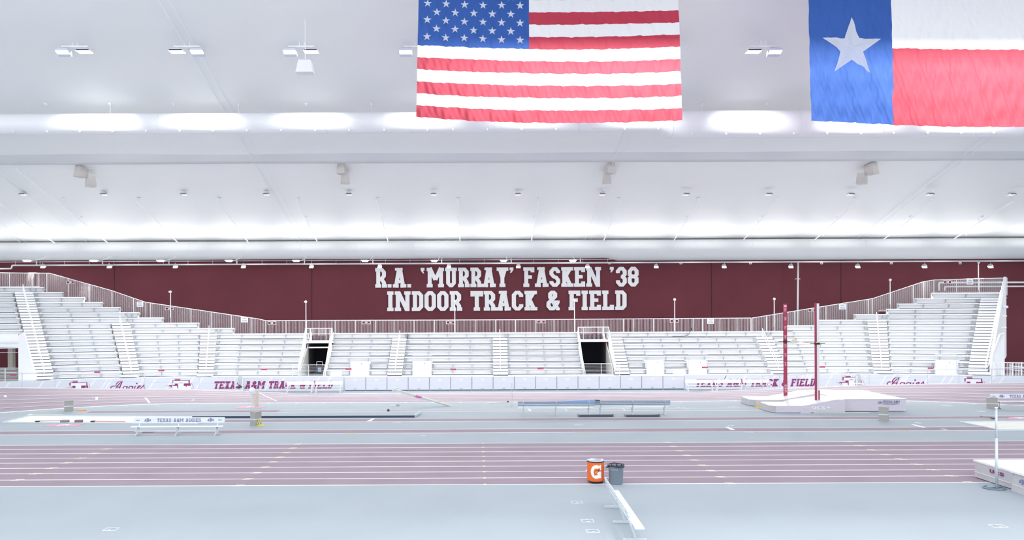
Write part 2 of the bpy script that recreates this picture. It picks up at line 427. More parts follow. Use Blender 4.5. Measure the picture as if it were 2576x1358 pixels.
# small white position squares painted on the grey floor
def pos_square(px, py, w=.36, d=.30, rot=0.0):
    X, Y = G(px, py); mm = M(); t = .016
    mm.box(X - w/2, X - w/2 + t, Y - d/2, Y + d/2, 0, .005); mm.box(X + w/2 - t, X + w/2, Y - d/2, Y + d/2, 0, .005)
    mm.box(X - w/2 + t, X + w/2 - t, Y - d/2, Y - d/2 + t * 1.4, 0, .005); mm.box(X - w/2 + t, X + w/2 - t, Y + d/2 - t * 1.4, Y + d/2, 0, .005)
    for sy in (-1, 1):
        pts = [(X + .055 * math.cos(a), Y + sy * (d/2 - .01) - sy * .07 * math.sin(a)) for a in [math.pi * k / 8 for k in range(9)]]
        mm.add([(x, y, .009) for x, y in pts], [tuple(range(9)) if sy < 0 else tuple(range(9))[::-1]])
    fpart(mm, 'position_square', LINE)
for p in ((1451, 1263, .36), (1478, 1309.5, .36), (1491, 1335.5, .36), (279, 1331, .36), (2511, 1323, .4)): pos_square(*p)
def tiny_marks(pts, name='tape_mark'):
    mm = M()
    for px, py, w in pts:
        X, Y = G(px, py); mm.box(X - w/2, X + w/2, Y - .05, Y + .05, 0, .006)
    fpart(mm, name, LINE)
tiny_marks([(1057,1096,.05),(1062,1096,.3),(1070,1096,.05),(991,1063.5,.1),(997,1063.5,.3),(1006,1063.5,.1),(1455,1069,.3),(1447,1069,.08),(1465,1069,.08),
            (1836,1070,.2),(1842,1070,.2),(1880,1087,.2),(1887,1087,.3),(2304,1063,.15),(2312,1064,.2),(2372,1079,.2),(2379,1080.5,.2),(1706,1025.5,.2),(1720,1026,.2),
            (1729,1028.5,.25),(1834,1023.5,.15),(1845,1023.3,.25),(1857,1023.5,.1),(2375,1020,.4),(2387,1021,.4),(2465,1034.5,.4),(2473,1035,.3),(1606,1029,.1),(1620,1025,.12)])
n = M(); X0, Y0 = G(868, 1088.4); X1 = G(900, 1088.4)[0]; n.box(X0, X1, r2[0] - .04, r2[0] + .04, 0, .012)
X0 = G(1448, 1088)[0]; n.box(X0, X0 + 1.2, r2[0] - .04, r2[0] + .04, 0, .012); X0 = G(2277, 1088)[0]; n.box(X0, X0 + .5, r2[0] - .04, r2[0] + .04, 0, .012)
fpart(n, 'measure_tape_mark', mat('tape_yellow', (.8, .72, .35), .7))

# oval track with banked curves
TXL, TXR, TY = -19.0, 26.0, 52.15
BANK = [(-100, 0), (100, 0)]
def trk(s, o):
    d = (TXL - s) if s < TXL else (s - TXR if s > TXR else 0.0); sg = -1 if s < TXL else 1
    Y = TY - 0.038 * d * d; sl = 0.076 * d
    nx, ny = sg * sl, 1.0; l = math.hypot(nx, ny); nx /= l; ny /= l
    z = 0.006 + max(0, o) * interp(s, BANK)
    return (s + nx * o, Y + ny * o, z)
def sweep(m, svals, prof, fn, mi=0, closed=False):
    n = len(prof); vs = []
    for s in svals:
        for (o, z) in prof:
            x, y, zz = fn(s, o); vs.append((x, y, zz + z))
    fs = []
    for i in range(len(svals) - 1):
        for j in range(n if closed else n - 1):
            k = (j + 1) % n; a = i * n
            fs.append((a + j, a + n + j, a + n + k, a + k))
    if closed: fs += [tuple(range(n)), tuple(range((len(svals) - 1) * n, len(svals) * n))[::-1]]
    m.add(vs, fs, mi); return m
RIM = [(-400, 970), (0, 974.5), (250, 976.8), (510, 980), (640, 985), (720, 988.5), (1750, 985), (1926, 978.5), (2060, 972.5), (2190, 968), (2400, 964.6), (2576, 963.4), (3000, 961)]
bt = []
for i in range(88):
    s_ = -40 + i; x, y, z = trk(s_, 6.1); px = CX + x * F_ / y
    if px < 715 or px > 1760:
        zz = A(px, interp(px, RIM), y)[1]; bt.append((s_, max(0, min(.22, (zz - .006) / 6.1))))
    else: bt.append((s_, 0))
BANK = bt
SV = [-40 + i * .5 for i in range(175)]
m = M(); sweep(m, SV, [(6.1 * i / 13, 0) for i in range(14)], trk); sweep(m, SV, [(6.1, 0), (6.12, -.12), (6.12, -2)], trk)
track = struct(m.build('banked_track', BANKP, floor)); 
LW = .94
m = M()
for i in range(1, 7): sweep(m, SV, [(i * LW - .04, .018), (i * LW + .04, .018)], trk)
sweep(m, SV, [(6.02, .006), (6.12, .006)], trk)
m.build('lane_line', LINE, track)
m = M(); sweep(m, SV, [(-.09, -.004), (-.09, .02), (.07, .02), (.07, -.004)], trk); m.build('inner_kerb', LINE, track)
m = M()
for s in [i * 1.9 - 39 for i in range(45)]:
    x, y, z = trk(s, 0); m.box(x - .08, x + .08, y - .2, y - .07, 0, .015)
m.build('kerb_bracket', LINE, track)
def trackmark(pts, w=.06):
    m = M(); q = []
    for px, py in pts:
        best = None
        for s in SV:
            for o in [k * .235 for k in range(26)]:
                x, y, z = trk(s, o); uu = x * F_ / y; vv = (z - CAMH) * F_ / y
                px2 = CX + uu - vv * ROLL; py2 = CY - (vv + uu * ROLL); e = (px2 - px) ** 2 + (py2 - py) ** 2
                if best is None or e < best[0]: best = (e, s, o)
        q.append(best[1:])
    vs = []
    for i in range(9):
        t = i / 8; s = lerp(q[0][0], q[1][0], t); o = lerp(q[0][1], q[1][1], t)
        a = trk(s - w, o); b = trk(s + w, o); vs += [(a[0], a[1], a[2] + .01), (b[0], b[1], b[2] + .01)]
    m.add(vs, [(2 * i, 2 * i + 1, 2 * i + 3, 2 * i + 2) for i in range(8)]); m.build('start_line', LINE, track)
for a in (((244, 999), (250, 1006)), ((372, 1004.5), (374, 1011)), ((488, 1004), (485, 1009)), ((0, 1001), (5, 1005)), ((655, 991), (697, 1010))): trackmark(a)

# ================================================================== BLEACHERS geometry
SY, TR, RI, Z1 = 62.0, 0.74, 0.485, 1.526
def gY(s):
    dl = max(0, -20.5 - s); dr = max(0, s - 28.0)
    return 0.015 * min(dl, 25) ** 2 + 0.015 * min(dr, 25) ** 2
LEAN = [(-46, -.66), (-34, -.56), (-28, -.46), (-22.2, -.22), (-15, -.05), (-6, 0), (12, .04), (25, .05), (33.3, .35), (40, .61), (48, .70)]
def bl(s, o):
    return (s + max(0, o) / TR * interp(s, LEAN), SY - gY(s) + o, 0.0)
def s_at(px, o):       # s whose point at offset o is seen in column px
    lo, hi = -60.0, 60.0
    for _ in range(50):
        mid = (lo + hi) / 2; x, y, _z = bl(mid, o)
        if CX + x * F_ / y < px: lo = mid
        else: hi = mid
    return (lo + hi) / 2
def srange(a, b, step=1.0):
    n = max(1, int(math.ceil((b - a) / step))); return [a + (b - a) * i / n for i in range(n + 1)]
def seat_z(k): return Z1 + (k - 1) * RI
def deck_z(k): return seat_z(k) - .43
# aisles (s centre, half width, top row)
AISLES = [(-34.0, .60, 15), (-28.0, .60, 9), (-22.2, .60, 7), (-6.6, .60, 6), (2.08, .60, 6), (12.05, .60, 6), (25.0, .62, 6), (33.3, .62, 9), (40.0, .62, 13)]
VOM = [(-14.45, -12.45), (9.0, 11.35)]
LEND = {8: 590, 9: 501.5, 10: 412.7, 11: 351.7, 12: 305, 13: 261, 14: 215, 15: 161.7, 16: 112.7}
REND = {8: 1972, 9: 2055, 10: 2147, 11: 2210, 12: 2256, 13: 2300, 14: 2341}
END_S = {}
for k, p in LEND.items(): END_S[k] = s_at(p, (k - 1) * TR)
ENDR_S = {}
for k, p in REND.items(): ENDR_S[k] = s_at(p, (k - 1) * TR)
S_L, S_R = -44.0, 40.65
SECT = [(-44.0, -34.6, 16, 'bleacher section at the far left above the open gateway', 'L'),
        (-33.4, -28.6, 16, 'tall bleacher section between the two left stairs, stepping down to the right', 'L'),
        (-27.4, -22.8, 16, 'bleacher section left of the Texas outline emblem gap, upper rows stepping down', 'L'),
        (-21.6, -14.45, 16, 'bleacher section immediately left of the dark doorway with cart inside', 'L'),
        (-12.45, -7.2, 7, 'bleacher section immediately right of the doorway with the cart', 'C'),
        (-6.0, 1.48, 7, 'bleacher section below the word INDOOR, between two stairs', 'C'),
        (2.68, 9.0, 7, 'bleacher section immediately left of the black right doorway', 'C'),
        (12.65, 24.38, 7, 'long bleacher section right of the black doorway, with two wheelchair bays', 'C'),
        (25.62, 32.68, 16, 'bleacher section behind the pole vault uprights', 'R'),
        (33.92, 39.38, 16, 'tall bleacher section at the far right beside the end stairs', 'R')]
# wheelchair bays: s ranges where rows 1-2 are replaced by a flat panel
BAYS = [(s_at(880, .0), s_at(928, .0)), (s_at(1037, 0), s_at(1085, 0)), (s_at(1626, 0), s_at(1671, 0)), (s_at(1732, 0), s_at(1779, 0)), (s_at(2352, 0), s_at(2408, 0))]
def pieces(a, b, cuts):
    out = [(a, b)]
    for c, d in cuts:
        nx = []
        for p, q in out:
            if d <= p or c >= q: nx.append((p, q)); continue
            if c > p + .3: nx.append((p, c))
            if d < q - .3: nx.append((d, q))
        out = nx
    return out
for si, (a, b, rows, lab, side) in enumerate(SECT):
    X0, Y0, _ = bl((a + b) / 2, 0)
    t = thing('bleacher_section', (X0, Y0, 0), 'white aluminium ' + lab, 'bleachers', group='white bleacher sections along the far wall')
    gate = (a < -40)
    for k in range(1, rows + 1):
        ra, rb = a, b
        if side == 'L' and k >= 8:
            if END_S[k] < a + .3: continue
            rb = min(b, END_S[k])
        if side == 'C' and si == 7 and k == 7: ra = 11.45
        if side == 'R' and k >= 8:
            if k > 14 or ENDR_S[k] > b - .3: continue
            ra = max(a, ENDR_S[k])
        nxt = SECT[si + 1][0] if si + 1 < len(SECT) else 40.65
        if nxt - b > .9 and b + .6 in [round(x[0], 2) for x in AISLES] or si in (0, 1, 2, 4, 5, 7, 8, 9):
            atop = {0: 15, 1: 9, 2: 7, 4: 6, 5: 6, 7: 6, 8: 9, 9: 13}[si]
            if k > atop and rb >= b - 1e-6: rb = nxt if side != 'L' or k < 8 else min(nxt, END_S[k])
        if si == 6 and k > 6: pass
        if gate:
            if k <= 5: rb2 = -37.2; segs = []
            else: segs = [(ra, rb)]
            if k <= 5:
                pass
        else: segs = [(ra, rb)]
        o0 = (k - 1) * TR; zd = deck_z(k)
        # terrace: tread and riser (riser front face panels)
        for (p, q) in segs:
            m = M()
            f0 = o0 - .50 if k > 1 else -1.45
            sweep(m, srange(p, q), [(f0, zd - .04), (f0, zd), (o0 + .24, zd), (o0 + .24, zd + RI)], bl)
            sweep(m, srange(p, q), [(o0 + .235, zd + .005), (o0 + .235, zd + .05)], bl, 1)  # dark strip painted along the riser foot as the gap's shadow
            # plank joints of the risers
            for h in (.16, .32): sweep(m, srange(p, q), [(o0 + .232, zd + h), (o0 + .232, zd + h + .012)], bl, 2)
            # end plate
            for e in (p, q):
                x, y, _z = bl(e, o0); x2, y2, _z = bl(e, o0 + .24)
                if e == q and (side == 'L' and k >= 8 or True) or e == p:
                    m.add([(x, y - .5, zd - .04), (x2, y2, zd - .04), (x2, y2, zd + RI), (x, y - .5, zd)], [(0, 1, 2, 3)])
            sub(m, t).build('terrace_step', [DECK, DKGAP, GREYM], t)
        cuts = BAYS if k <= 2 else []
        for (p, q) in [z for g in segs for z in pieces(g[0] + .05, g[1] - .05, cuts)]:
            if q - p < .4: continue
            m = M(); zs = seat_z(k)
            sweep(m, srange(p, q), [(o0 - .02, zs - .045), (o0 - .02, zs), (o0 + .25, zs), (o0 + .25, zs - .045)], bl, closed=True)
            sw_ = sub(m, t).build('bench_seat', ALU, t)
            nb = max(2, int(round((q - p) / 1.75)) + 1)
            for i in range(nb):
                e = lerp(p + .12, q - .12, i / (nb - 1)); x, y, _z = bl(e, o0)
                mb = M(); mb.box(x - .03, x + .03, y + .02, y + .22, zs - .12, zs - .045); mb.add(
                    [(x-.02, y+.10, zs-.12), (x+.02, y+.10, zs-.12), (x+.02, y+.235, zs-.12), (x-.02, y+.235, zs-.12),
                     (x-.02, y+.16, zs-.42), (x+.02, y+.16, zs-.42), (x+.02, y+.235, zs-.42), (x-.02, y+.235, zs-.42)],
                    [(0,1,2,3),(4,7,6,5),(0,4,5,1),(1,5,6,2),(2,6,7,3),(3,7,4,0)])
                sub(mb, t).build('seat_bracket', GREYM, sw_)
# back skirt so that nothing shows through under the upper rows
# ---- aisle stairs
stair_lab = ['white stairs with centre handrail beside the open gateway at the far left', 'white stairs below the TEAM SEATING sign on the left slope',
   'white stairs in the bleachers left of the doorway with the cart', 'white stairs below the left half of the wall lettering', 'white stairs below the letter C of TRACK',
   'white stairs immediately right of the black doorway', 'white stairs just left of the two vault uprights', 'white stairs on the right slope below a TEAM SEATING sign', 'tall white stairs against the right end wall of the stands']
RAILW = .022
for ai, (sc, hw, top) in enumerate(AISLES):
    X0, Y0, _ = bl(sc, 0)
    t = thing('aisle_stairs', (X0, Y0, 0), stair_lab[ai], 'stairs', group='aisle stairs through the bleachers')
    m = M()
    nst = (top) * 2; z0 = deck_z(1)
    for j in range(nst):
        z = z0 + (j + 1) * RI / 2 ; o = (j) * TR / 2 + .24 - .37 - .3
        pts = []
        for s_ in (sc - hw, sc + hw):
            for oo in (o, o + .42):
                x, y, _z = bl(s_, oo); pts.append((x, y))
        (x0, y0), (x1, y1), (x2, y2), (x3, y3) = pts
        m.hexa([(x0, y0, z - .20), (x2, y2, z - .20), (x3, y3, z - .20), (x1, y1, z - .20)], [(x0, y0, z), (x2, y2, z), (x3, y3, z), (x1, y1, z)], 0)
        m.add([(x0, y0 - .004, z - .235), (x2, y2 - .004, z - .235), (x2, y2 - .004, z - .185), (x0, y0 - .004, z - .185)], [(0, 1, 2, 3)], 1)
    sub(m, t).build('stair_steps', [ALU, DKGAP], t)
    # side stringers fill beneath
    # centre handrail in loops
    hs = sc if ai not in (5, 8) else (sc - hw + .12 if ai == 5 else sc + hw - .1)
    nl = max(2, int(round(top / 4)));
    for i in range(nl):
        ka = 1 + i * (top) / nl; kb = 1 + (i + .86) * (top) / nl
        pts = []
        for kk, top_ in ((ka, 0), (ka, 1), (kb, 1), (kb, 0)):
            o = (kk - 1) * TR; x, y, _z = bl(hs, o); pts.append((x, y, z0 + (kk - 1) * RI + (.95 if top_ else 0.1)))
        h = M(); h.tube(pts, .026, 6); mid = [((pts[0][j] * .5 + pts[1][j] * .5)) for j in range(3)]; mid2 = [(pts[3][j] * .5 + pts[2][j] * .5) for j in range(3)]
        h.tube([mid, mid2], .02, 6)
        sub(h, t).build('handrail', WPAINT, t)
# ---- wheelchair bays
bl_lab = ['flat white wheelchair bay panel right of the doorway with the cart', 'flat white wheelchair bay panel below the word INDOOR', 'left flat white wheelchair bay panel right of the black doorway',
          'flat white wheelchair bay panel left of the vault uprights', 'flat white wheelchair bay panel at the far right of the stands']
for i, (a, b) in enumerate(BAYS):
    X0, Y0, _ = bl((a + b) / 2, 0); t = thing('wheelchair_bay', (X0, Y0, 0), bl_lab[i], 'panel', group='wheelchair bays in the bleachers')
    m = M(); zt = deck_z(3) + .1
    sweep(m, srange(a, b, .8), [(.10, 1.0), (.10, zt), (1.62, zt), (1.62, 1.0)], bl, closed=True); sub(m, t).build('front_panel', DECK, t)
    m = M(); x, y, _z = bl((a + b) / 2, .08); m.box(x - .006, x + .006, y - .012, y + .01, 1.12, zt - .35)
    for s_ in (a, b):
        x, y, _z = bl(s_, 0); m.box(x - .02, x + .02, y + .05, y + .09, 1.1, zt + .55)
    x0, y0, _z = bl(a, .05); x1, y1, _z = bl(b, .05); m.bar((x0, y0, zt + .55), (x1, y1, zt + .55), .03, .03); sub(m, t).build('panel_frame', GREYM, t)
    x, y, _z = bl((a + b) / 2 + (.22 if i else .15), .08); m = M(); m.box(x - .06, x + .06, y - .02, y, 2.0, 2.12); m.box(x - .035, x + .02, y - .022, y - .02, 2.02, 2.10, 1)
    sub(m, t).build('wheelchair_sign', [WPAINT, BLUSIGN], t)
# ---- maroon section plates on the front seats
plates = [(33, 943), (245, 936), (406, 932), (665, 929), (877, 928), (1140, 929), (1360, 927), (1773, 924), (2068, 923), (2341, 926)]
for i, (px, py) in enumerate(plates):
    D = 61.9 - (2.5 if px < 100 else 0); X, Z = A(px, py, D); s_ = X
    Y = SY - gY(X) - .06; X, Z = A(px, py, Y)
    m = M(); m.prism([(-.24, -.06), (.24, -.06), (.24, .06), (-.24, .06)], -.02, 0); m.prism([(-.20, -.015), (.20, -.015), (.20, .015), (-.20, .015)], -.022, -.02, 1)
    o = m.build('seat_plate', [MAROON, mat('maroon_light', (.5, .1, .18), .5)]); o.location = (X, Y, Z)
    tag(o, 'small maroon plate on the front bench row, ' + ordn(i, len(plates)), 'sign', 'maroon plates on the front row')
# ---- vomitory doorways
def vomitory(a, b, flip, lab):
    X0, Y0, _ = bl((a + b) / 2, 0); t = thing('entrance_tunnel', (X0, Y0, 0), lab, 'doorway')
    ztop = 3.70; oB = 4.3
    # side walls: the solid low wall with slanting top edge on one side
    m = M(); 
    for (sx, w) in ((a, .05), (b, -.05)):
        x, y, _z = bl(sx, 0)
        m.hexa([(x, y - .3, .2), (x + w, y - .3, .2), (x + w, y + oB, .2), (x, y + oB, .2)], [(x, y - .3, 1.35), (x + w, y - .3, 1.35), (x + w, y + oB, ztop + .9), (x, y + oB, ztop + .9)])
    sub(m, t).build('side_wall', mat('wall_cream', (.70, .71, .66), .6), t)
    m = M(); x0, x1 = bl(a, 0)[0], bl(b, 0)[0]
    m.box(x0, x1, Y0 + 1.8, Y0 + 6.2, 0.4, .95); m.box(x0, x1, Y0 - 1.4, Y0 + 1.8, .4, .98, 1); sub(m, t).build('tunnel_floor', [DKGAP, GREYM], t)
    m = M(); m.box(x0 - .2, x1 + .2, Y0 + 5.6, Y0 + 5.7, .4, ztop + .3); sub(m, t).build('dark_interior', DARK, t)
    for x, w in ((x0, .12), (x1 - .12, .12)): sub(M().box(x, x + w, Y0 + 2.9, Y0 + 5.5, .9, ztop), t).build('door_jamb', mat('jamb_dark', (.05, .045, .055), .8), t)
    # lintel
    m = M(); m.box(x0 - .1, x1 + .1, Y0 + 2.55, Y0 + 5.5, ztop - .02, ztop + .12); m.box(x0 + .1, x1 - .1, Y0 + 2.7, Y0 + 2.8, ztop - .45 if not flip else ztop - .02, ztop - .33 if not flip else ztop)
    sub(m, t).build('lintel', WPAINT, t)
    # guard rail above and down both sides with pickets
    m = M(); yb = Y0 + 2.6; zt = ztop + 1.25
    m.tube([(x0 - .15, yb, ztop + .1), (x0 - .15, yb, zt), (x1 + .15, yb, zt), (x1 + .15, yb, ztop + .1)], .035); m.tube([(x0 - .15, yb, ztop + .2), (x1 + .15, yb, ztop + .2)], .02)
    m.tube([(x0 + .3, yb, ztop + .1), (x0 + .3, yb, zt)], .03); m.tube([(x1 - .3, yb, ztop + .1), (x1 - .3, yb, zt)], .03)
    nn = int((x1 - x0 + .3) / .11)
    for i in range(nn): x = x0 - .15 + (x1 - x0 + .3) * i / nn; m.cyl((x, yb, ztop + .2), (x, yb, zt), .011, 4)
    sub(m, t).build('guard_rail', WPAINT, t)
    for x in (x0 - .12, x1 + .12):
        m = M(); p0 = (x, Y0 - .35, 2.15); p1 = (x, Y0 + 2.6, zt)
        # panel rail: pickets from terrace up to a sloping top rail
        n = 26
        for i in range(n + 1):
            f = i / n; y = lerp(Y0 - .2, Y0 + 2.6, f); o = y - Y0; zb = 1.1 + max(0, o) / TR * RI
            ztp = lerp(1.9, zt, f)
            m.cyl((x, y, zb), (x, y, ztp), .014, 4)
        m.tube([(x, Y0 - .2, 1.1), (x, Y0 - .2, 1.9), (x, Y0 + 2.6, zt)], .03); m.tube([(x, Y0 - .2, 1.2), (x, Y0 + 2.6, 1.2 + 2.6 / TR * RI)], .02)
        sub(m, t).build('side_rail', WPAINT, t)
    # front gate bars across
    m = M(); xa, xb = x0 - (.5 if not flip else 0), x1 + (.4 if flip else 0)
    for i in range(9): m.bar((x0 - .3, Y0 - 1.35, 1.2 + i * .11), (x1 + .3, Y0 - 1.35, 1.2 + i * .11), .015, .015 if i < 8 else .04)
    for x in (x0 - .3, (x0 + x1) / 2, x1 + .3): m.bar((x, Y0 - 1.35, 1.1), (x, Y0 - 1.35, 2.1), .035, .035)
    sub(m, t).build('barrier_rail', WPAINT, t)
    return t
vomitory(*VOM[0], False, 'dark doorway in the stands with a cart inside, below the left end of the lettering')
vomitory(*VOM[1], True, 'plain black doorway in the stands below the word FIELD')
# cart in the left doorway
X, Z = A(807, 925, 65.5)
t = thing('utility_cart', (X, 65.3, .95), 'dark utility cart with blue paper standing in the left doorway', 'cart')
M().box(-.28, .28, -.3, .3, .15, .75).build('cart_body', BLACK, t)
M().tube([(-.27, -.3, .75), (-.24, -.3, 1.12), (.24, -.3, 1.12), (.27, -.3, .75)], .03, 8).build('cart_handle', GREYM, t)
M().box(-.14, .14, -.32, -.302, .25, .60).build('blue_paper', mat('paper_blue', (.3, .45, .85), .6), t)
m = M(); [m.cyl((sx * .22, sy * .24 - .02, .08), (sx * .22, sy * .24 + .02, .08), .08, 12) for sx in (-1, 1) for sy in (-1, 1)]; m.build('wheel', BLACK, t)

# ================================================================== BACK GUARDRAIL
railpx = [(-40, 685.5), (0, 686), (97, 687), (124.6, 687), (282, 731), (340, 751), (366, 760), (650, 802), (668, 806.3), (1290, 804.2), (1892, 799.8), (2050, 774), (2184, 752.7), (2195, 750.8), (2323.7, 708), (2350, 704), (2533, 699)]
railD = [(-40, 72.6), (0, 72.4), (112, 71.9), (668, 67.35), (1892, 67.35), (2341, 71.2), (2533, 72.5)]
def rail_pt(px):
    D = interp(px, railD); return A(px, interp(px, railpx), D) + (D,)
RB, RS = 'white picket guardrail ', 'guardrail'
posts_px = {
 'left': [-40, -5, 24, 82, 97, 118, 172, 224.5, 282, 336, 367, 378.5, 430, 480, 531.5, 582, 632, 668],
 'mid': [668, 719.5, 771, 843, 894.5, 944.5, 991, 1041.6, 1092.8, 1145, 1195.5, 1246.6, 1297, 1346.6, 1393.4, 1445, 1517, 1568, 1594, 1644, 1696, 1745, 1767, 1811, 1854, 1889],
 'right': [1892, 1928, 1948, 1999, 2049, 2078, 2129, 2184, 2194, 2240, 2297, 2323.7, 2349, 2406, 2463, 2533]}
rl = {'left': 'sloping white picket guardrail above the left stands', 'mid': 'long level white picket guardrail behind the middle stands', 'right': 'white picket guardrail climbing above the right stands'}
for key, PX in posts_px.items():
    x0, z0, y0 = rail_pt((PX[0] + PX[-1]) / 2)
    t = thing('guardrail', (x0, y0, 0), rl[key], 'guardrail')
    pts = []
    allp = sorted(set(PX + [p for p, _ in railpx if PX[0] <= p <= PX[-1]]))
    m = M(); m.tube([(lambda q: (q[0], q[2], q[1]))(rail_pt(p)) for p in allp], .035, 6); sub(m, t).build('top_rail', WPAINT, t)
    zb_of = lambda p: (interp(p, [(97, 8.95), (98, 8.7), (112.7, 8.7), (113, 8.2), (161.7, 8.2), (162, 7.75), (215, 7.7), (215.5, 7.25), (261, 7.25), (261.5, 6.8), (305, 6.8), (305.5, 6.3), (351.7, 6.3),
              (352, 5.85), (412.7, 5.85), (413, 5.35), (501.5, 5.35), (502, 4.85), (590, 4.85), (591, 4.42), (1892, 4.42), (1893, 4.42), (1972, 4.42), (1973, 4.85), (2055, 4.85), (2056, 5.35), (2147, 5.35), (2148, 5.85), (2210, 5.85),
              (2211, 6.3), (2256, 6.3), (2257, 6.8), (2300, 6.8), (2301, 7.25), (2341, 7.25), (2342, 8.0)]))
    for p in PX:
        x, z, y = rail_pt(p); m = M(); m.cyl((x, y, zb_of(p) - .3), (x, y, z + .02), .035, 6); sub(m, t).build('post', WPAINT, t)
    for pa, pb in zip(PX, PX[1:]):
        xa_, za_, ya_ = rail_pt(pa); xb_, zb_, yb_ = rail_pt(pb); L = math.hypot(xb_ - xa_, yb_ - ya_); nn = max(1, int(L / .103)); m = M(); prev = None
        for i in range(1, nn):
            p = pa + (pb - pa) * i / nn; x, z, y = rail_pt(p); m.cyl((x, y, zb_of(p) - .15), (x, y, z), .0125, 4)
        for i in range(nn):
            p, q = pa + (pb - pa) * i / nn, pa + (pb - pa) * (i + 1) / nn
            x, z, y = rail_pt(p); x2, z2, y2 = rail_pt(q); m.bar((x, y, zb_of(p)), (x2, y2, zb_of(p)), .04, .05)
        sub(m, t).build('picket_panel', WPAINT, t)
# section number signs and TEAM SEATING boards on the rail
def sect_sign(px, py, num, i):
    x, z, y = rail_pt(px); X, Z = A(px, py, y - .06); t = thing('section_sign', (X, y - .06, Z), 'maroon and white section sign ' + ['on the upper left slope', 'halfway down the left slope', 'at the left end of the level guardrail', 'right of the doorway with the cart', 'below the R of INDOOR', 'left of the black doorway', 'with a thin pole beside it', 'between the vault uprights', 'at the top of the right stands'][i] + ', number %s' % num, 'sign')
    m = M(); m.prism([(-.38, -.14), (.38, -.14), (.38, .14), (-.38, .14)], -.02, 0, 0); m.prism([(-.34, -.10), (-.13, -.10), (-.13, .10), (-.34, .10)], -.024, -.02, 1); m.prism([(.13, -.10), (.34, -.10), (.34, .10), (.13, .10)], -.024, -.02, 1)
    m.prism([(-.13, -.12), (.13, -.12), (.13, .12), (-.13, .12)], -.024, -.02, 1); m.build('sign_board', [WPAINT, MAROONW], t)
    n = text_m(num, .24, .17, serif=False, depth=.02); n.map(lambda v: (v[0], v[1] - .024, v[2] - .085)); n.build('number', WHITEL, t)
for i, (px, py, nu) in enumerate([(177, 710, '120'), (426, 776, '121'), (684, 812, '122'), (921, 811, '123'), (1133, 811, '124'), (1361, 809, '125'), (1696, 807, '126'), (2043, 780, '127'), (2383, 709, '128')]): sect_sign(px, py, nu, i)
tl = ['on the left slope, higher one', 'on the left slope, lower one', 'on the level guardrail right of the number 126 sign', 'on the guardrail right of the vault uprights', 'at the top of the right stands']
for i, (px, py) in enumerate([(352, 765), (615, 804), (1788, 807.5), (2119, 771.5), (2440, 709)]):
    x, z, y = rail_pt(px); X, Z = A(px, py, y - .08); t = thing('team_seating_sign', (X, y - .08, Z), 'white TEAM SEATING board ' + tl[i], 'sign', group='TEAM SEATING boards')
    M().prism([(-.31, -.24), (.31, -.24), (.31, .24), (-.31, .24)], -.015, 0).build('board', WPAINT, t)
    for w, dz, ww in (('TEAM', .05, .36), ('SEATING', -.16, .46)):
        n = text_m(w, ww, .12, sw=.14, bw=.12, depth=.006); n.map(lambda v: (v[0], v[1] - .016, v[2] + dz)); n.build('lettering', BLUETXT, t)
# lamp poles with round heads rising from the rail
pl = ['on the left slope', 'above the doorway with the cart', 'in front of the letter R of INDOOR', 'in front of the letter F of FIELD', 'beside the number 126 sign', 'left of the vault uprights', 'on the right slope', 'at the top of the right stands']
for i, (px, py) in enumerate([(429, 734), (769.5, 759), (1144, 759), (1445, 756), (1697, 753.5), (1947.5, 752), (2239, 704), (2461.5, 660)]):
    x, z, y = rail_pt(px); X, Z = A(px, py, y - .1); t = thing('pole_speaker', (X, y - .1, 0), 'thin white pole with a round white head ' + pl[i], 'pole', group='thin poles with round heads along the guardrail')
    M().cyl((0, 0, z - 1.1), (0, 0, Z), .04, 8).build('pole', WPAINT, t)
    M().sph((0, -.02, Z), .125, 12, 8).cyl((0, -.1, Z), (-.12, -.16, Z), .06, 8).build('round_head', WPAINT, t, smooth=True)

# ================================================================== FASCIA: banner walls and storage doors
FY = 60.2
def fa(s, o): return (s, FY - gY(s) + o, 0.0)
def s_fa(px):
    lo, hi = -50.0, 50.0
    for _ in range(50):
        mid = (lo + hi) / 2; x, y, _z = fa(mid, 0)
        if CX + x * F_ / y < px: lo = mid
        else: hi = mid
    return lo
sL, sR = s_fa(866), s_fa(1720)
m = M(); sweep(m, srange(-44, 46, 1), [(0.12, 0), (0.12, 1.06), (2.0, 1.06)], fa); struct(m.build('wall_low', DECK), 'low white retaining wall under the walkway', 'wall')
m = M(); sweep(m, srange(sL, sR), [(-.02, 1.06), (-.02, 1.14), (.2, 1.14), (.2, 1.06)], fa, closed=True); tag(m.build('walkway_edge_trim', WPAINT), 'long white trim along the walkway edge above the storage doors', 'trim')
texas = [(.28,1),(.50,1),(.50,.74),(.60,.73),(.72,.69),(.84,.70),(.93,.66),(.94,.50),(.99,.40),(.97,.28),(.84,.19),(.74,.10),(.70,-.02),(.60,.02),(.50,.20),(.42,.30),(.34,.30),(.27,.20),(.18,.28),(.10,.40),(.0,.52),(.28,.52)]
